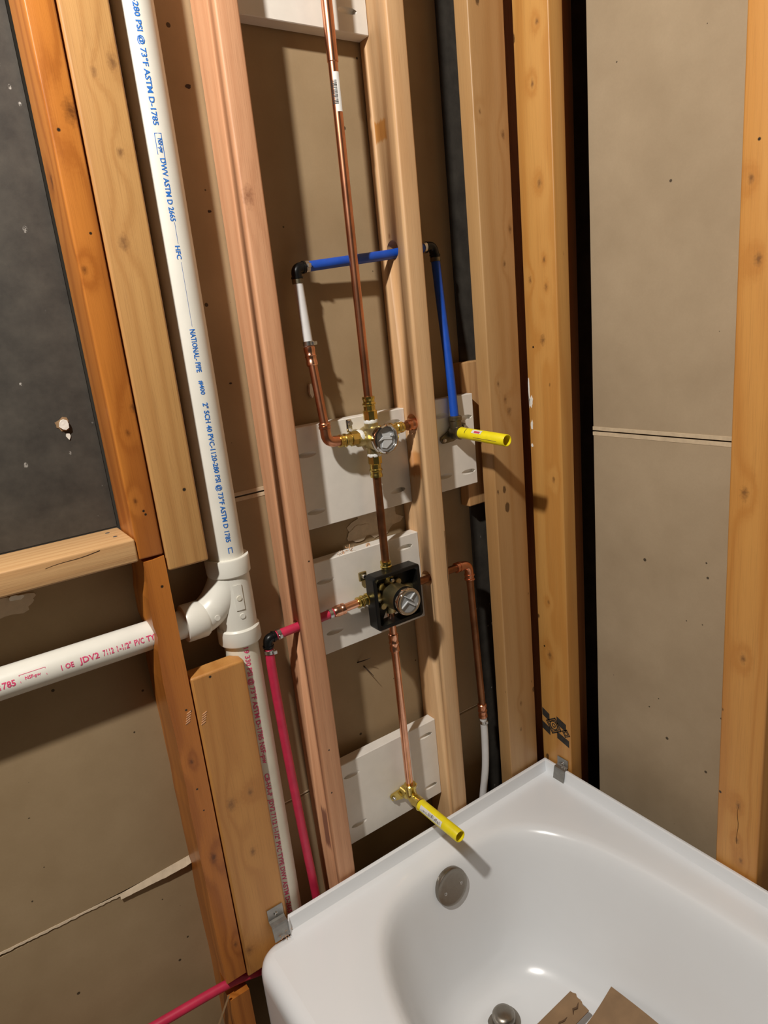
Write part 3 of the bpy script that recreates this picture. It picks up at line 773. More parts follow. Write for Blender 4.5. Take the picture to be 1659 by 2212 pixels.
# ---- upper valve
ZV = 0.876
v1 = thing('valve', (XV, YV, 0.80), 'upper brass valve with round chrome ring and grey cap', 'valve', 'rough-in valves on white boards')
emit('body', *join(lathe((XV, 0.050, ZV), (0, -1, 0), [(0, 0.014), (0.010, 0.020), (0.020, 0.0225), (0.036, 0.0225), (0.044, 0.0205)], 30),
                   lathe((XV, YV, ZV - 0.036), (0, 0, 1), [(0, 0.0125), (0.016, 0.0135), (0.05, 0.0135), (0.072, 0.0125)], 24),
                   lathe((XV - 0.034, YV, ZV), (1, 0, 0), [(0, 0.0125), (0.068, 0.0125)], 24)), M['brass_dull'], v1, 'auto')
emit('collar', *lathe((XV, 0.008, ZV), (0, -1, 0), [(0, 0.0205), (0.001, 0.0225), (0.022, 0.0235), (0.024, 0.0225)], 36), M['brass_dull'], v1, 'auto')
emit('chrome_ring', *lathe((XV, -0.016, ZV), (0, -1, 0), [(0, 0.0235), (0.001, 0.0272), (0.010, 0.0282), (0.0135, 0.0268), (0.0150, 0.0240), (0.0120, 0.0225), (0.0080, 0.0215)], 12, True, False), M['chrome'], v1, 'auto')
cap = emit('cap', *lathe((XV, -0.0225, ZV), (0, -1, 0), [(0, 0.0222), (0.002, 0.0222)], 36), M['grey_cap'], v1, 'auto')
def relief(valve_y, z, s, par, kind):
    x = XV; y = valve_y
    if kind == 0:
        g1 = prism([(x - 0.019 * s, y, z - 0.002), (x - 0.006 * s, y, z + 0.005), (x + 0.013 * s, y, z + 0.0015), (x + 0.012 * s, y, z - 0.002), (x - 0.005 * s, y, z + 0.0005)], (0, -0.003, 0))
        g2 = prism([(x - 0.010 * s, y, z + 0.014), (x - 0.004 * s, y, z + 0.0105), (x + 0.010 * s, y, z + 0.010), (x + 0.010 * s, y, z + 0.002), (x - 0.006 * s, y, z + 0.005)], (0, -0.0022, 0))
        g3 = prism([(x - 0.004 * s, y, z), (x + 0.013 * s, y, z - 0.002), (x + 0.013 * s, y, z - 0.008), (x, y, z - 0.017), (x - 0.010 * s, y, z - 0.014), (x - 0.008 * s, y, z - 0.007)], (0, -0.0018, 0))
        g4 = lathe((x + 0.013 * s, y, z + 0.006), (0, -1, 0), [(0, 0.003), (0.004, 0.0028)], 12)
        gs = (g1, g2, g3, g4)
    else:
        def bar(x0, z0, x1, z1, w):
            a, b = Vector((x0, y, z0)), Vector((x1, y, z1)); n = (b - a).cross(Vector((0, 1, 0))).normalized() * w
            return prism([a - n, b - n, b + n, a + n], (0, -0.0035, 0))
        gs = (bar(x - 0.019 * s, z - 0.008, x - 0.004 * s, z + 0.002, 0.0008), bar(x - 0.004 * s, z + 0.002, x + 0.012 * s, z - 0.0105, 0.0012),
              bar(x - 0.010 * s, z + 0.015, x + 0.007 * s, z + 0.002, 0.0008), bar(x + 0.002 * s, z + 0.0045, x + 0.014 * s, z + 0.0150, 0.0008))
    emit('cap_relief', *join(*gs), M['grey_relief'], par)
relief(-0.0245, ZV, 1.0, cap, 0)
brass_adapter((XV, YV, 0.908), (0, 0, 1), 0.044, v1)
brass_adapter((XV, YV, 0.844), (0, 0, -1), 0.044, v1)
brass_adapter((0.172, YV + 0.002, 0.880), (-1, 0, 0.02), 0.042, v1)
brass_adapter((0.234, YV + 0.003, 0.882), (1, 0.08, 0.02), 0.042, v1, big=0.0125)
for (A, d, r) in (((XV, YV, 0.902), (0, 0, 1), 0.0130), ((XV, YV, 0.839), (0, 0, 1), 0.0130), ((0.171, YV + 0.002, 0.880), (1, 0, 0), 0.0140)):
    emit('thread_tape', *lathe(A, d, [(0, r * 0.9), (0.001, r), (0.004, r * 1.06), (0.008, r * 0.98), (0.009, r * 0.86)], 17), M['tape'], v1, 'auto')
emit('mounting_ear', *box_geo(0.1605, 0.1725, 0.036, 0.041, 0.890, 0.914, 0.0024, 3), M['chrome'], v1)
sc_ = emit('screw', *lathe((0.1665, 0.036, 0.907), (0, -1, 0), [(0, 0.0045), (0.003, 0.0048), (0.006, 0.0034)], 16), M['steel'], v1, 'auto')
# ---- right stub of the upper valve into the stud hole
t = thing('copper_stub', (0.300, 0.022, 0.876), 'short copper stub from the upper valve into the stud hole', 'pipe')
tubeobj('tube', [(0.270, 0.0215, 0.8832), (0.34, 0.0280, 0.8850)], CR, M['copper_dull'], t)
emit('coupling', *lathe((0.288, 0.0235, 0.8838), (1, 0.09, 0.02), [(0, 0.0085), (0.001, 0.0105), (0.004, 0.0108), (0.005, 0.0098), (0.010, 0.0098), (0.012, 0.0112), (0.030, 0.0112)], 24), M['copper'], t, 'auto')
# ---- left feed of the upper valve: elbow and tube
t = thing('copper_feed', (0.105, 0.022, 0.876), 'copper elbow and tube rising left of the upper valve', 'pipe')
elb = smooth_path([(0.136, 0.020, 0.8815), (0.1065, 0.0215, 0.8835), (0.1068, 0.0235, 0.912)], 0.024, 10)
emit('elbow', *sweep(elb, 0.0098, 22), M['copper'], t, 'auto')
emit('elbow_bead', *lathe((0.1068, 0.0234, 0.907), (0, 0.03, 1), [(0, 0.0098), (0.001, 0.0112), (0.005, 0.0112), (0.006, 0.0100), (0.009, 0.0112), (0.011, 0.0100)], 22), M['copper'], t, 'auto')
emit('elbow_bead', *lathe((0.131, 0.0203, 0.8818), (1, 0, 0), [(0, 0.0098), (0.001, 0.0110), (0.004, 0.0110), (0.005, 0.0100)], 22), M['copper'], t, 'auto')
tubeobj('tube', [(0.1068, 0.0235, 0.912), (0.1082, 0.0440, 1.030)], CR, M['copper'], t)
collar((0.1079, 0.0425, 1.018), (0.01, 0.17, 1), 0.034, 0.0103, M['copper_bright'], t)
# ---- mid tube between valves
t = emit('copper_tube', *sweep([(XV, YV, 0.626), (XV, YV, 0.808)], CR, 24), M['copper_dull'], None, 'auto', 'tarnished short copper tube between the two valves', 'pipe')

# ---- lower valve with black square frame
ZW = 0.5625
v2 = thing('valve', (XV, YV, 0.48), 'lower brass valve inside a black square frame, silver-ringed cap', 'valve', 'rough-in valves on white boards')
emit('body', *join(lathe((XV, 0.042, ZW), (0, -1, 0), [(0, 0.016), (0.008, 0.028), (0.026, 0.0295), (0.028, 0.0262), (0.076, 0.0262)], 36),
                   lathe((XV, YV, ZW - 0.040), (0, 0, 1), [(0, 0.012), (0.08, 0.012)], 24),
                   lathe((XV - 0.040, YV, ZW), (1, 0, 0), [(0, 0.012), (0.10, 0.012)], 24)), M['brass_dull'], v2, 'auto')
for a in (0.8, 2.35, 3.93, 5.5):
    emit('lobe', *lathe((XV + 0.029 * math.cos(a), 0.026, ZW + 0.029 * math.sin(a)), (0, -1, 0), [(0, 0.0075), (0.016, 0.0075), (0.0175, 0.006)], 16), M['brass_dull'], v2, 'auto')
emit('black_band', *lathe((XV, -0.034, ZW), (0, -1, 0), [(0, 0.0256), (0.0005, 0.0270), (0.008, 0.0270), (0.0085, 0.026)], 40), M['black'], v2, 'auto')
emit('chrome_ring', *lathe((XV, -0.0412, ZW), (0, -1, 0), [(0, 0.0255), (0.0005, 0.0272), (0.008, 0.0272), (0.0105, 0.0255), (0.0105, 0.0215), (0.008, 0.0205)], 40, True, False), M['chrome'], v2, 'auto')
cap = emit('cap', *lathe((XV, -0.0480, ZW), (0, -1, 0), [(0, 0.0212), (0.001, 0.0212)], 36), M['grey_cap'], v2, 'auto')
relief(-0.0488, ZW, 1.0, cap, 1)
# square mud guard frame
GX, GY0, GY1, GO, GI = 0.2070, -0.010, 0.018, 0.0560, 0.0480
ZG = 0.5590
def rrect(cx, cz, h, r, y, n=5):
    P = []
    for (sx, sz, a0) in ((1, 1, 0), (-1, 1, 90), (-1, -1, 180), (1, -1, 270)):
        for i in range(n + 1):
            a = math.radians(a0 + 90 * i / n)
            P.append(Vector((cx + sx * (h - r) + r * math.cos(a), y, cz + sz * (h - r) + r * math.sin(a))))
    return P
loops = [rrect(GX, ZG, GO, 0.008, GY1), rrect(GX, ZG, GO, 0.008, GY0 + 0.0015), rrect(GX, ZG, GO - 0.0015, 0.0075, GY0), rrect(GX, ZG, GI + 0.001, 0.006, GY0), rrect(GX, ZG, GI, 0.006, GY0 + 0.001), rrect(GX, ZG, GI - 0.002, 0.006, GY1)]
V = [p for L in loops for p in L]; n = len(loops[0]); Fq = []
for k in range(len(loops)):
    k2 = (k + 1) % len(loops)
    for i in range(n):
        j = (i + 1) % n
        Fq.append([k * n + i, k * n + j, k2 * n + j, k2 * n + i])
gd = emit('mud_guard', V, Fq, M['black'], v2, 'auto', label='black plastic square frame')
# its rear web: ring plate with two windows left open low on the left and right
web = []
for i in range(24):
    a0, a1 = 2 * math.pi * i / 24, 2 * math.pi * (i + 1) / 24
    am = math.degrees((a0 + a1) / 2)
    if 235 < am < 285: continue
    def edge(a):
        c, s = math.cos(a), math.sin(a); k = (GI - 0.001) / max(abs(c), abs(s)); return (GX + k * c, GY1 - 0.003, ZG + k * s)
    def inn(a): return (GX + 0.030 * math.cos(a), GY1 - 0.003, ZG + 0.030 * math.sin(a))
    web.append(prism([inn(a0), edge(a0), edge(a1), inn(a1)], (0, 0.003, 0)))
emit('guard_web', *join(*web), M['black'], gd)
brass_adapter((XV, YV, 0.594), (0, 0, 1), 0.036, v2, big=0.0128)
brass_adapter((0.165, YV + 0.002, 0.5650), (-1, 0.02, -0.05), 0.036, v2, big=0.0128)
emit('screw', *lathe((XV - 0.004, -0.002, ZW + 0.034), (0, -1, 0), [(0, 0.0045), (0.003, 0.0048), (0.006, 0.0034)], 16), M['steel'], v2, 'auto')
emit('mounting_ear', *box_geo(0.148, 0.166, 0.034, 0.039, 0.597, 0.616, 0.002, 2), M['brass_dull'], v2)
emit('screw', *lathe((0.1575, 0.034, 0.607), (0, -1, 0), [(0, 0.0045), (0.003, 0.0048), (0.006, 0.0034)], 16), M['steel'], v2, 'auto')
# right stub of lower valve, through stud, elbow and tube in the right bay
t = thing('copper_line', (0.425, 0.030, 0.16), 'copper line turning down in the dark right bay', 'pipe')
tubeobj('tube', [(0.255, 0.021, 0.561), (0.395, 0.0300, 0.5580)], CR, M['copper_dull'], t)
elb = smooth_path([(0.388, 0.0297, 0.5580), (0.424, 0.0310, 0.5570), (0.4250, 0.0310, 0.522)], 0.022, 10)
emit('elbow', *sweep(elb, 0.0098, 22), M['copper'], t, 'auto')
for A, d in (((0.386, 0.0297, 0.5580), (1, 0, 0)), ((0.395, 0.0300, 0.5580), (1, 0, 0)), ((0.4250, 0.0310, 0.519), (0, 0, 1)), ((0.425, 0.031, 0.529), (0, 0, 1))):
    emit('elbow_bead', *lathe(A, d, [(0, 0.0098), (0.001, 0.0114), (0.004, 0.0114), (0.005, 0.0100)], 22), M['copper'], t, 'auto')
tubeobj('tube', [(0.4250, 0.0310, 0.525), (0.4345, 0.0290, 0.200)], CR, M['copper_dull'], t)
collar((0.4342, 0.0290, 0.172), (-0.02, 0, 1), 0.036, 0.0105, M['copper'], t)
# white tube below it
t = thing('pex_tube', (0.430, 0.03, -0.10), 'white flexible tube hanging below the copper line in the right bay', 'tube')
tubeobj('tube', catmull([(0.4347, 0.029, 0.180), (0.4355, 0.029, 0.12), (0.4310, 0.029, 0.04), (0.4180, 0.029, -0.03), (0.405, 0.029, -0.10)], 8), 0.0084, M['pex_white'], t)
emit('crimp_ring', *lathe((0.4348, 0.029, 0.157), (0, 0, 1), [(0, 0.0086), (0.0005, 0.0100), (0.0075, 0.0100), (0.008, 0.0086)], 22), M['steel'], t, 'auto')
emit('crimp_tab', *box_geo(0.4315, 0.4385, 0.0165, 0.0200, 0.158, 0.165, 0.0008, 1), M['steel'], t)
# hot side of the lower valve
t = thing('copper_feed', (0.110, 0.021, 0.555), 'bright copper coupling joining the red tube to the lower valve', 'pipe')
tubeobj('tube', [(0.133, 0.0205, 0.5635), (0.088, 0.0235, 0.5605)], CR, M['copper_bright'], t)
emit('coupling', *lathe((0.076, 0.0243, 0.5597), (1, -0.06, 0.06), [(0, 0.0085), (0.0015, 0.0100), (0.008, 0.0112), (0.016, 0.0112), (0.017, 0.0098), (0.020, 0.0112), (0.024, 0.0112), (0.0255, 0.0095)], 24), M['copper_bright'], t, 'auto')
t = thing('pex_tube', (0.02, 0.030, 0.545), 'short red tube passing through the pink stud', 'tube')
tubeobj('tube', [(0.0795, 0.0240, 0.5600), (-0.052, 0.0315, 0.5520)], 0.0086, M['red'], t)
emit('crimp_ring', *lathe((0.066, 0.0248, 0.5592), (1, -0.05, 0.05), [(0, 0.0087), (0.0005, 0.0099), (0.0075, 0.0099), (0.008, 0.0087)], 22), M['steel'], t, 'auto')
emit('crimp_ring', *lathe((-0.0415, 0.0309, 0.5527), (1, -0.05, 0.05), [(0, 0.0087), (0.0005, 0.0101), (0.0075, 0.0101), (0.008, 0.0087)], 22), M['steel'], t, 'auto')
emit('crimp_tab', *box_geo(-0.041, -0.034, 0.0175, 0.0215, 0.549, 0.556, 0.0008, 1), M['steel'], t)
elb = smooth_path([(-0.043, 0.0310, 0.5525), (-0.0595, 0.0318, 0.5515), (-0.0600, 0.0318, 0.533)], 0.0105, 8)
emit('pipe_elbow', *join(sweep(elb, 0.0090, 22), lathe((-0.047, 0.0312, 0.5523), (-1, 0, 0), [(0, 0.0088), (0, 0.0104), (0.003, 0.0104), (0.003, 0.009)], 22), lathe((-0.0600, 0.0318, 0.5355), (0, 0, 1), [(0, 0.0088), (0, 0.0104), (0.003, 0.0104), (0.003, 0.009)], 22)),
     M['black'], None, 'auto', 'black elbow joining the two red tubes', 'pipe fitting', 'black tube elbows')
t = thing('pex_tube', (-0.045, 0.03, -0.2), 'long red tube hanging down left of the pink stud', 'tube')
tubeobj('tube', catmull([(-0.0600, 0.0318, 0.540), (-0.0598, 0.032, 0.46), (-0.0560, 0.032, 0.30), (-0.0500, 0.031, 0.12), (-0.0440, 0.030, -0.03), (-0.040, 0.030, -0.20)], 8), 0.0086, M['red'], t)
emit('crimp_ring', *lathe((-0.0600, 0.0318, 0.523), (0, 0, 1), [(0, 0.0087), (0.0005, 0.0101), (0.0075, 0.0101), (0.008, 0.0087)], 22), M['steel'], t, 'auto')
emit('crimp_tab', *box_geo(-0.0575, -0.0500, 0.0180, 0.0225, 0.523, 0.530, 0.0008, 1), M['steel'], t)

# ---- cold line: white tube, black elbow, blue tube, black elbow, blue tube
t = thing('pex_tube', (0.107, 0.05, 1.05), 'short translucent white tube above the left copper feed', 'tube')
tubeobj('tube', [(0.1085, 0.0480, 1.050), (0.1068, 0.0560, 1.168)], 0.0084, M['pex_white'], t)
emit('crimp_ring', *lathe((0.1085, 0.0482, 1.0530), (0, 0.06, 1), [(0, 0.0086), (0.0005, 0.0100), (0.0075, 0.0100), (0.008, 0.0086)], 22), M['steel'], t, 'auto')
emit('crimp_tab', *box_geo(0.1110, 0.1190, 0.0350, 0.0390, 1.0540, 1.0600, 0.0008, 1), M['steel'], t)
emit('crimp_ring', *lathe((0.1069, 0.0558, 1.1580), (0, 0.06, 1), [(0, 0.0086), (0.0005, 0.0100), (0.0075, 0.0100), (0.008, 0.0086)], 22), M['bronze'], t, 'auto')
elb = smooth_path([(0.1068, 0.0560, 1.164), (0.1066, 0.0565, 1.1835), (0.126, 0.0560, 1.1855)], 0.0105, 8)
emit('pipe_elbow', *join(sweep(elb, 0.0092, 22), lathe((0.1068, 0.0560, 1.1665), (0, 0, 1), [(0, 0.0088), (0, 0.0106), (0.003, 0.0106), (0.003, 0.009)], 22), lathe((0.1195, 0.0562, 1.1850), (1, 0, 0), [(0, 0.0088), (0, 0.0106), (0.003, 0.0106), (0.003, 0.009)], 22)),
     M['black'], None, 'auto', 'black elbow joining white tube and blue tube left of the riser', 'pipe fitting', 'black tube elbows')
t = thing('pex_tube', (0.25, 0.05, 1.18), 'blue tube running sideways behind the copper riser into the stud hole', 'tube')
tubeobj('tube', [(0.123, 0.0561, 1.1852), (0.30, 0.0455, 1.1995), (0.386, 0.0490, 1.2105)], 0.0088, M['blue'], t)
emit('crimp_ring', *lathe((0.1235, 0.0561, 1.1852), (1, -0.06, 0.08), [(0, 0.0089), (0.0005, 0.0103), (0.0075, 0.0103), (0.008, 0.0089)], 22), M['steel'], t, 'auto')
emit('crimp_tab', *box_geo(0.1235, 0.1305, 0.0420, 0.0460, 1.1830, 1.1900, 0.0008, 1), M['steel'], t)
emit('crimp_ring', *lathe((0.3800, 0.0490, 1.2100), (1, 0.04, 0.12), [(0, 0.0089), (0.0005, 0.0103), (0.0075, 0.0103), (0.008, 0.0089)], 22), M['steel'], t, 'auto')
elb = smooth_path([(0.384, 0.049, 1.2105), (0.4070, 0.0500, 1.2130), (0.4110, 0.0500, 1.190)], 0.0115, 8)
emit('pipe_elbow', *join(sweep(elb, 0.0092, 22), lathe((0.3875, 0.0491, 1.2108), (1, 0, 0), [(0, 0.0088), (0, 0.0106), (0.003, 0.0106), (0.003, 0.009)], 22), lathe((0.4105, 0.0500, 1.1945), (0, 0, 1), [(0, 0.0088), (0, 0.0106), (0.003, 0.0106), (0.003, 0.009)], 22)),
     M['black'], None, 'auto', 'black elbow at the top of the right bay above the blue tube', 'pipe fitting', 'black tube elbows')
t = thing('pex_tube', (0.412, 0.04, 0.865), 'blue tube dropping down to the yellow shower stub', 'tube')
tubeobj('tube', catmull([(0.4108, 0.0500, 1.193), (0.4125, 0.0440, 1.09), (0.4135, 0.0340, 0.97), (0.4125, 0.0270, 0.868)], 8), 0.0088, M['blue'], t)
emit('crimp_ring', *lathe((0.4110, 0.0498, 1.1840), (0, 0, 1), [(0, 0.0089), (0.0005, 0.0103), (0.0075, 0.0103), (0.008, 0.0089)], 22), M['bronze'], t, 'auto')
emit('crimp_ring', *lathe((0.4125, 0.0270, 0.8690), (0, 0, 1), [(0, 0.0089), (0.0005, 0.0105), (0.0075, 0.0105), (0.008, 0.0089)], 22), M['galv'], t, 'auto')

# ---- lower copper drop to the spout
t = thing('copper_drop', (XV, YV, 0.12), 'bright copper drop pipe from the lower valve down to the tub spout', 'pipe')
tubeobj('tube', [(XV, YV, 0.528), (XV, YV, 0.43), (XV - 0.001, YV - 0.004, 0.118)], CR, M['copper_bright'], t, 24)
collar((XV, YV, 0.434), (0, 0, 1), 0.040, 0.0105, M['copper_bright'], t)

def drop_ear(name, c, mat, label, yb, nip_y0, nip_y1, rz, r, label2, labels):
    """brass drop ear elbow: vertical socket, horizontal socket, wing with screws"""
    cx, cy, cz = c
    t = thing(name, (cx, yb, cz - 0.015), label, 'pipe fitting', 'drop ear elbows')
    path = smooth_path([(cx, cy, cz + 0.030), (cx, cy, cz), (cx, nip_y0 - 0.002, cz - 0.001)], 0.014, 8)
    emit('elbow_body', *sweep(path, 0.0118, 24), mat, t, 'auto')
    emit('socket_bead', *lathe((cx, cy, cz + 0.022), (0, 0, 1), [(0, 0.0118), (0.002, 0.0136), (0.009, 0.0136), (0.011, 0.0115)], 24), mat, t, 'auto')
    emit('socket_collar', *lathe((cx, nip_y0 + 0.020, cz - 0.001), (0, -1, 0), [(0, 0.0118), (0.002, 0.0140), (0.020, 0.0140), (0.021, 0.0125)], 24), mat, t, 'auto')
    V = []
    wing = [(-0.036, 0.003), (-0.033, -0.006), (-0.024, -0.009), (-0.008, -0.014), (0.008, -0.014), (0.024, -0.009), (0.033, -0.006), (0.036, 0.003), (0.031, 0.008), (0.012, 0.010), (-0.012, 0.010), (-0.031, 0.008)]
    rot = labels.get('rot', 0.0)
    cr, sr_ = math.cos(rot), math.sin(rot)
    emit('wing', *prism([(cx + a * cr - b * sr_, yb - 0.006, cz - 0.004 + a * sr_ + b * cr) for a, b in wing], (0, 0.005, 0)), mat, t)
    emit('web', *lathe((cx, yb - 0.002, cz - 0.002), (0, -1, 0), [(0, 0.014), (0.018, 0.011)], 20), mat, t, 'auto')
    for s in (-1, 1):
        emit('screw', *lathe((cx + s * 0.029 * cr, yb - 0.006, cz - 0.004 + s * 0.029 * sr_), (0, -1, 0), [(0, 0.0042), (0.003, 0.0042), (0.005, 0.003)], 16), M['steel'], t, 'auto')
    L = nip_y0 - nip_y1
    nd = Vector((0, -1, rz))
    nt_ = thing('pipe_nipple', (cx, (nip_y0 + nip_y1) / 2, cz - 0.014), label2, 'pipe stub', 'yellow test stubs')
    A = Vector((cx, nip_y0, cz - 0.001))
    d, u, v = frame(nd)
    emit('sleeve', *lathe(A, nd, [(0, r * 0.9), (0, r), (L - 0.0008, r), (L, r - 0.0006), (L, r - 0.0016), (L - 0.030, r - 0.0016), (L - 0.030, 0.0005)], 36, True, True), M['yellow'], nt_, 'auto')
    emit('black_washer', *lathe(A, nd, [(-0.0015, r * 0.8), (-0.0015, r + 0.0008), (0.0005, r + 0.0008), (0.0005, r * 0.8)], 30), M['black'], nt_, 'auto')
    ax = Vector((0, -1, rz)).normalized(); e = Vector((0, 0, 1)); e = (e - ax * e.dot(ax)).normalized()
    # the side seen by the viewer is -x : reading direction along the stub
    labels['print'](A, ax, e, r, nt_)
    return t

def print_low(A, ax, e, r, par):
    lb = emit('paper_label', *patch(A, ax, e, r, 0.012, 0.082, 0.02, 0.95, 0.0005), M['sticker'], par, True, label='worn grey paper label')
    g = []
    rr = random.Random(3)
    tx = 0.016
    while tx < 0.078:
        hgt = rr.uniform(0.10, 0.32) if tx < 0.036 else rr.uniform(0.3, 0.55)
        w_ = rr.uniform(0.0005, 0.0016); p0 = rr.uniform(0.15, 0.35)
        g.append(patch(A, ax, e, r, tx, tx + w_, p0, p0 + hgt, 0.0008, 3)); tx += w_ + rr.uniform(0.0006, 0.0022)
    emit('faded_print', *join(*g), M['galv'], lb)
def print_high(A, ax, e, r, par):
    lb = emit('paper_label', *patch(A, ax, e, r, 0.043, 0.070, 0.55, 1.25, 0.0005), M['sticker'], par, True, label='worn white and red label')
    emit('red_block', *patch(A, ax, e, r, 0.050, 0.066, 0.62, 0.98, 0.0008, 5), M['sticker_red'], lb, True)
    emit('pen_mark', *patch(A, ax, e, r, 0.0235, 0.0246, 0.30, 1.35, 0.0005), M['ink_black'], par, True)
    emit('printed_line', *join(patch(A, ax, e, r, 0.050, 0.115, -0.18, -0.13, 0.0005, 2), patch(A, ax, e, r, 0.050, 0.072, -0.52, -0.46, 0.0005, 2)), M['galv'], par, True)
drop_ear('drop_ear_elbow', (XV - 0.001, YV - 0.006, 0.088), M['brass'], 'brass drop ear elbow on the lowest white board', 0.0438, -0.022, -0.149, 0.02, 0.0122,
         'yellow pipe stub sticking out over the bathtub', {'rot': 0.0, 'print': print_low})
drop_ear('drop_ear_elbow', (0.4120, 0.0255, 0.8505), M['bronze'], 'dark bronze drop ear elbow under the blue tube', 0.0393, 0.0120, -0.1205, -0.045, 0.0116,
         'yellow pipe stub for the hand shower, right of the pale stud', {'rot': 0.35, 'print': print_high})

# ---- lower left red tube
t = emit('pex_tube', *sweep(catmull([(-0.75, 0.022, -0.060), (-0.50, 0.022, -0.082), (-0.38, 0.020, -0.0865), (-0.25, 0.018, -0.0935), (-0.19, 0.016, -0.106), (-0.12, 0.022, -0.13)], 8), 0.0086, 20),
         M['red'], None, 'auto', 'red tube near the floor at the lower left, passing the notched stud', 'tube')
lo = [(-0.2590 - 0.006 * i, -0.001 + 0.0012 * i, -0.100 - 0.012 * i) for i in range(9)]
hi = [(p[0] + 0.006 * math.sin(math.pi * (i + 1) / 10), p[1] - 0.002, p[2] + 0.009 * math.sin(math.pi * (i + 1) / 10)) for i, p in enumerate(lo)]
emit('wood_splinter', *ribbon(lo, hi, 0.003), M['cardboard'], None, False, 'thin brown wood splinter below the lower left red tube', 'splinter')

# ================================================================== BATHTUB
tub = thing('bathtub', (0.20, -0.75, -0.42), 'white acrylic alcove bathtub with nailing flange', 'bathtub')
TCX, TCY, TA, TB, TN = 0.220, -0.755, 0.312, 0.700, 3.5
X0, X1, Y0, Y1 = -0.175, 0.567, -1.49, -0.036
angs = sorted(set([round(2 * math.pi * i / 144, 5) for i in range(144)] + [round(math.atan2(y - TCY, x - TCX) % (2 * math.pi), 5) for x in (X0, X1) for y in (Y0, Y1)]))
def sup(a, A, B, n=TN):
    c, s = math.cos(a), math.sin(a)
    r = (abs(c / A) ** n + abs(s / B) ** n) ** (-1 / n)
    return TCX + r * c, TCY + r * s
def rect(a):
    c, s = math.cos(a), math.sin(a)
    k = min(((X1 - TCX) / c if c > 1e-6 else 1e9), ((X0 - TCX) / c if c < -1e-6 else 1e9), ((Y1 - TCY) / s if s > 1e-6 else 1e9), ((Y0 - TCY) / s if s < -1e-6 else 1e9))
    return TCX + k * c, TCY + k * s
rings = [[(*rect(a), -0.0285) for a in angs]]
ro = [rect(a) for a in angs]; ri = [sup(a, TA + 0.004, TB + 0.004) for a in angs]
rings.append([(ri[i][0] + (ro[i][0] - ri[i][0]) * 0.4, ri[i][1] + (ro[i][1] - ri[i][1]) * 0.4, -0.0295) for i in range(len(angs))])
for (ins, z) in ((-0.004, -0.0310), (0.004, -0.0325), (0.011, -0.0365), (0.018, -0.0440), (0.0235, -0.056), (0.028, -0.072), (0.033, -0.095), (0.041, -0.135), (0.051, -0.185), (0.062, -0.235), (0.074, -0.275), (0.088, -0.302), (0.104, -0.318), (0.118, -0.3245), (0.126, -0.3265), (0.133, -0.3290), (0.142, -0.3345), (0.155, -0.3375)):
    kx = 1.0 + 0.55 * max(0, ins) / 0.15
    rings.append([(*sup(a, TA - ins * kx, TB - ins), z) for a in angs])
last = rings[-1]
for (fx, z) in ((0.86, -0.3385), (0.66, -0.339), (0.4, -0.3395), (0.2, -0.340)):
    rings.append([(TCX + (q[0] - TCX) * fx, TCY + (q[1] - TCY) * (fx + 0.05), z) for q in last])
V = [p for r in rings for p in r]; n = len(angs); Fq = []
for k in range(len(rings) - 1):
    for i in range(n):
        j = (i + 1) % n
        Fq.append([k * n + i, k * n + j, (k + 1) * n + j, (k + 1) * n + i])
V.append((TCX, TCY, -0.340)); c0 = len(V) - 1
for i in range(n): Fq.append([(len(rings) - 1) * n + i, (len(rings) - 1) * n + (i + 1) % n, c0])
basin = emit('basin', V, Fq, M['tub'], tub, True)
for pz in basin.data.polygons: pass
def profile_sweep(path, normals, prof):
    V, Fq = [], []
    m_ = len(prof)
    for P_, n_ in zip(path, normals):
        for (o_, z_) in prof: V.append((P_[0] + n_[0] * o_, P_[1] + n_[1] * o_, z_))
    for i in range(len(path) - 1):
        for k in range(m_ - 1):
            Fq.append([i * m_ + k, i * m_ + k + 1, (i + 1) * m_ + k + 1, (i + 1) * m_ + k])
    return V, Fq
fprof = [(0, -0.0285), (0.013, -0.0282), (0.0185, -0.0258), (0.0208, -0.0205), (0.0222, -0.010), (0.0232, 0.0), (0.0260, 0.0018), (0.0305, 0.0012), (0.0318, -0.004), (0.0318, -0.05)]
flV, flF = profile_sweep([(-0.128, Y1), (-0.122, Y1), (0.25, Y1), (X1, Y1), (X1, -0.7), (X1, Y0)], [(0, 0.6), (0, 1), (0, 1), (1, 1), (1, 0), (1, 0)], fprof)
# cap the open left end of the flange
flF.append(list(range(len(fprof)))[::-1])
emit('flange', flV, flF, M['tub'], tub, 'auto')
aprof = [(0, -0.0285), (0.010, -0.0300), (0.019, -0.0345), (0.026, -0.0430), (0.0295, -0.0550), (0.0300, -0.070), (0.0300, -0.42)]
pth, nrm = [(-0.122, Y1)], [(0, 1)]
pth.append((X0 + 0.020, Y1)); nrm.append((0, 1))
for i in range(1, 10):
    a = math.pi / 2 * i / 10
    nrm.append((-math.sin(a), math.cos(a))); pth.append((X0 + 0.020 - 0.020 * math.sin(a), Y1 - 0.020 + 0.020 * math.cos(a)))
pth += [(X0, Y1 - 0.020), (X0, Y0)]; nrm += [(-1, 0), (-1, 0)]
emit('apron', *profile_sweep(pth, nrm, aprof), M['tub'], tub, True)
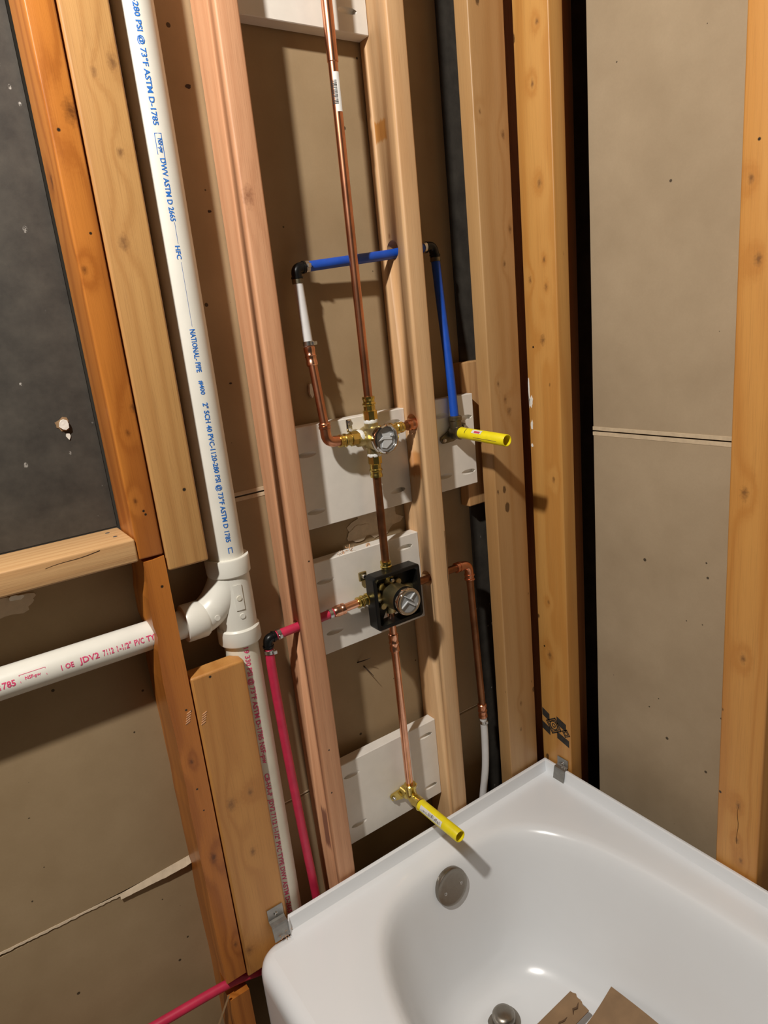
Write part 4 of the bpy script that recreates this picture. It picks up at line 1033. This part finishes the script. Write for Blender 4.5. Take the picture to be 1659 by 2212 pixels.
# trim the square corner of the deck where the apron rounds: handled by the small overlap of the roll
ov = Vector((0.2120, -0.0875, -0.083))
on = Vector((0.0, -0.985, 0.18)).normalized()
op = emit('overflow_plate', *lathe(ov - on * 0.004, on, [(0, 0.0395), (0.0090, 0.0400), (0.0118, 0.0388), (0.0128, 0.0360), (0.0130, 0.0300), (0.0130, 0.0150), (0.0130, 0.0006)], 48), M['nickel'], tub, 'auto', label='brushed nickel round overflow plate')
for sx in (-1, 1):
    p0 = ov + on * 0.0088 + Vector((sx * 0.0215, 0, -0.002 + sx * 0.001))
    emit('screw', *lathe(p0, on, [(0, 0.0036), (0.0012, 0.0034), (0.0016, 0.0022), (0.0006, 0.0012)], 16), M['steel'], op, 'auto')
emit('drain_stopper', *lathe((0.222, -0.2185, -0.3365), (0, 0, 1), [(0, 0.034), (0.002, 0.034), (0.004, 0.029), (0.004, 0.024), (0.016, 0.024), (0.021, 0.021), (0.024, 0.014), (0.025, 0.0005)], 40), M['nickel'], tub, 'auto', label='brushed nickel drain stopper')

# nailing clips
def clip(label, P, a, nrm_):
    """P top-left corner on the stud face, a along rim, nrm_ away from the stud"""
    P, a, nn = Vector(P), Vector(a), Vector(nrm_)
    t = thing('nailing_clip', P + a * 0.016 - Vector((0, 0, 0.06)), label, 'bracket', 'tub nailing clips')
    h_ = P.z
    prof = [(0, 0.0006), (-(h_ - 0.0075), 0.0006), (-(h_ - 0.0045), 0.0040), (-(h_ - 0.0030), 0.0125), (-(h_ + 0.0010), 0.0138), (-(h_ + 0.028), 0.0185)]
    V = []
    for (dz, o) in prof:
        for s in (0, 0.032):
            for th in (0, 0.0014):
                V.append(P + a * s + Vector((0, 0, dz)) + nn * (o + th))
    Fq = []
    for i in range(len(prof) - 1):
        k = i * 4
        Fq += [[k, k + 2, k + 6, k + 4], [k + 1, k + 5, k + 7, k + 3], [k, k + 4, k + 5, k + 1], [k + 2, k + 3, k + 7, k + 6]]
    Fq += [[0, 1, 3, 2], [len(prof) * 4 - 4, len(prof) * 4 - 2, len(prof) * 4 - 1, len(prof) * 4 - 3]]
    emit('plate', V, Fq, M['galv'], t)
    emit('screw', *lathe(P + a * 0.016 + Vector((0, 0, -0.015)) + nn * 0.001, nn, [(0, 0.0042), (0.002, 0.0042), (0.0032, 0.003), (0.002, 0.0015)], 16), M['steel'], t, 'auto')
    return t
clip('grey metal clip at the left rear tub corner', (-0.160, -0.0006, 0.032), (1, 0, 0.0), (0, -1, 0))
clip('grey metal clip at the far right tub corner', (XR - 0.0006, -0.044, 0.026), (0, -1, 0), (-1, 0, 0))

# brown cardboard lying in the tub
def sheet(name, grid, mat, label, th=0.002):
    m_, n_ = len(grid), len(grid[0])
    V = [Vector(p) for r in grid for p in r]; k0 = len(V)
    V += [v - Vector((0, 0, th)) for v in V]
    Fq = []
    for i in range(m_ - 1):
        for j in range(n_ - 1):
            a = i * n_ + j; q = [a, a + 1, a + n_ + 1, a + n_]
            Fq += [q, [k0 + x for x in q[::-1]]]
    bd = [j for j in range(n_)] + [i * n_ + n_ - 1 for i in range(1, m_)] + [(m_ - 1) * n_ + j for j in range(n_ - 2, -1, -1)] + [i * n_ for i in range(m_ - 2, 0, -1)]
    for i in range(len(bd)):
        a, b_ = bd[i], bd[(i + 1) % len(bd)]
        Fq.append([a, b_, k0 + b_, k0 + a])
    return emit(name, V, Fq, mat, None, 'auto', label, 'cardboard', 'cardboard scraps in the tub')
# big sheet: far edge along x, right edge towards the room
g = []
for i in range(21):
    sx = i / 20; row = []
    for j in range(13):
        t_ = j / 12
        x = 0.413 - sx * 0.30
        y = -0.339 - t_ * 0.26 - 0.010 * math.sin(sx * math.pi) * (1 - t_)
        z = -0.279 - 0.016 * math.sin(min(1.0, sx * 3.0) * math.pi * 0.5) + 0.020 * (1 - min(1, t_ * 5)) ** 2 * 0 + 0.010 * math.sin(t_ * math.pi) - 0.020 * sx
        row.append((x, y, z))
    g.append(row)
sheet('cardboard_sheet', g, M['cardboard'], 'brown curled cardboard sheet lying at the bottom of the tub')
g = []
rr = random.Random(11)
jags = [0.009 * (rr.random() - 0.5) for _ in range(14)]
for i in range(21):
    sx = i / 20; row = []
    for j in range(9):
        t_ = j / 8
        x = 0.343 - sx * 0.24 + (jags[j] if i == 0 else 0)
        y = -0.292 - t_ * 0.046
        z = -0.281 - 0.018 * sx - 0.008 * t_ + 0.004 * math.sin(t_ * math.pi)
        row.append((x, y, z))
    g.append(row)
cs = sheet('cardboard_strip', g, M['cardboard'], 'torn brown cardboard strip beside the drain stopper')
def crk(pts, wd):
    n = len(pts)
    up = [(p[0], p[1] + wd * (1 if 0 < k < n - 1 else 0.2), p[2]) for k, p in enumerate(pts)]
    return prism(pts + up[::-1], (0, 0, 0.0012))
def zst(x): return -0.2815 - 0.018 * (0.343 - x) / 0.24 - 0.004 + 0.0042
emit('torn_crack', *crk([(x, y, zst(0.32)) for x, y in ((0.337, -0.318), (0.326, -0.325), (0.318, -0.322), (0.310, -0.327))], 0.004), M['cardboard_dark'], cs)
emit('torn_crack', *crk([(x, y, zst(0.28)) for x, y in ((0.298, -0.322), (0.288, -0.324), (0.278, -0.321), (0.262, -0.325))], 0.003), M['cardboard_dark'], cs)

# wood shavings
def curl(c, s, label, k=7, seed=0):
    rr = random.Random(seed); gs = []
    for q in range(k):
        p = Vector(c) + Vector((rr.uniform(-s, s), rr.uniform(-0.004, 0.004), rr.uniform(0, s * 0.35)))
        d = Vector((rr.uniform(-1, 1), rr.uniform(-0.6, 0.3), rr.uniform(-0.8, 0.8))).normalized()
        lo_ = [p + d * (s * 0.16 * i) + Vector((0, 0, 0.002 * math.sin(i * 1.2))) for i in range(6)]
        hi_ = [v + Vector((0.0005, -0.0012, 0.0016)) for v in lo_]
        gs.append(ribbon(lo_, hi_, 0.0005))
    emit('wood_shavings', *join(*gs), M['shaving'], None, False, label, 'shavings', 'wood shavings from drilling')
curl((0.135, 0.052, 0.659), 0.014, 'curled wood shavings on the middle white board left of the tube', 9, 1)
curl((0.185, 0.052, 0.659), 0.008, 'small wood shavings on the middle white board at the tube', 5, 2)
curl((0.234, 0.060, 0.915), 0.009, 'wood shavings on the board top right of the upper valve', 9, 3)
curl((RL - 0.003, 0.028, 0.866), 0.006, 'wood fibres hanging below the upper stud hole', 6, 4)
curl((-0.140, -0.020, -0.024), 0.010, 'wood shavings at the left tub clip', 8, 5)
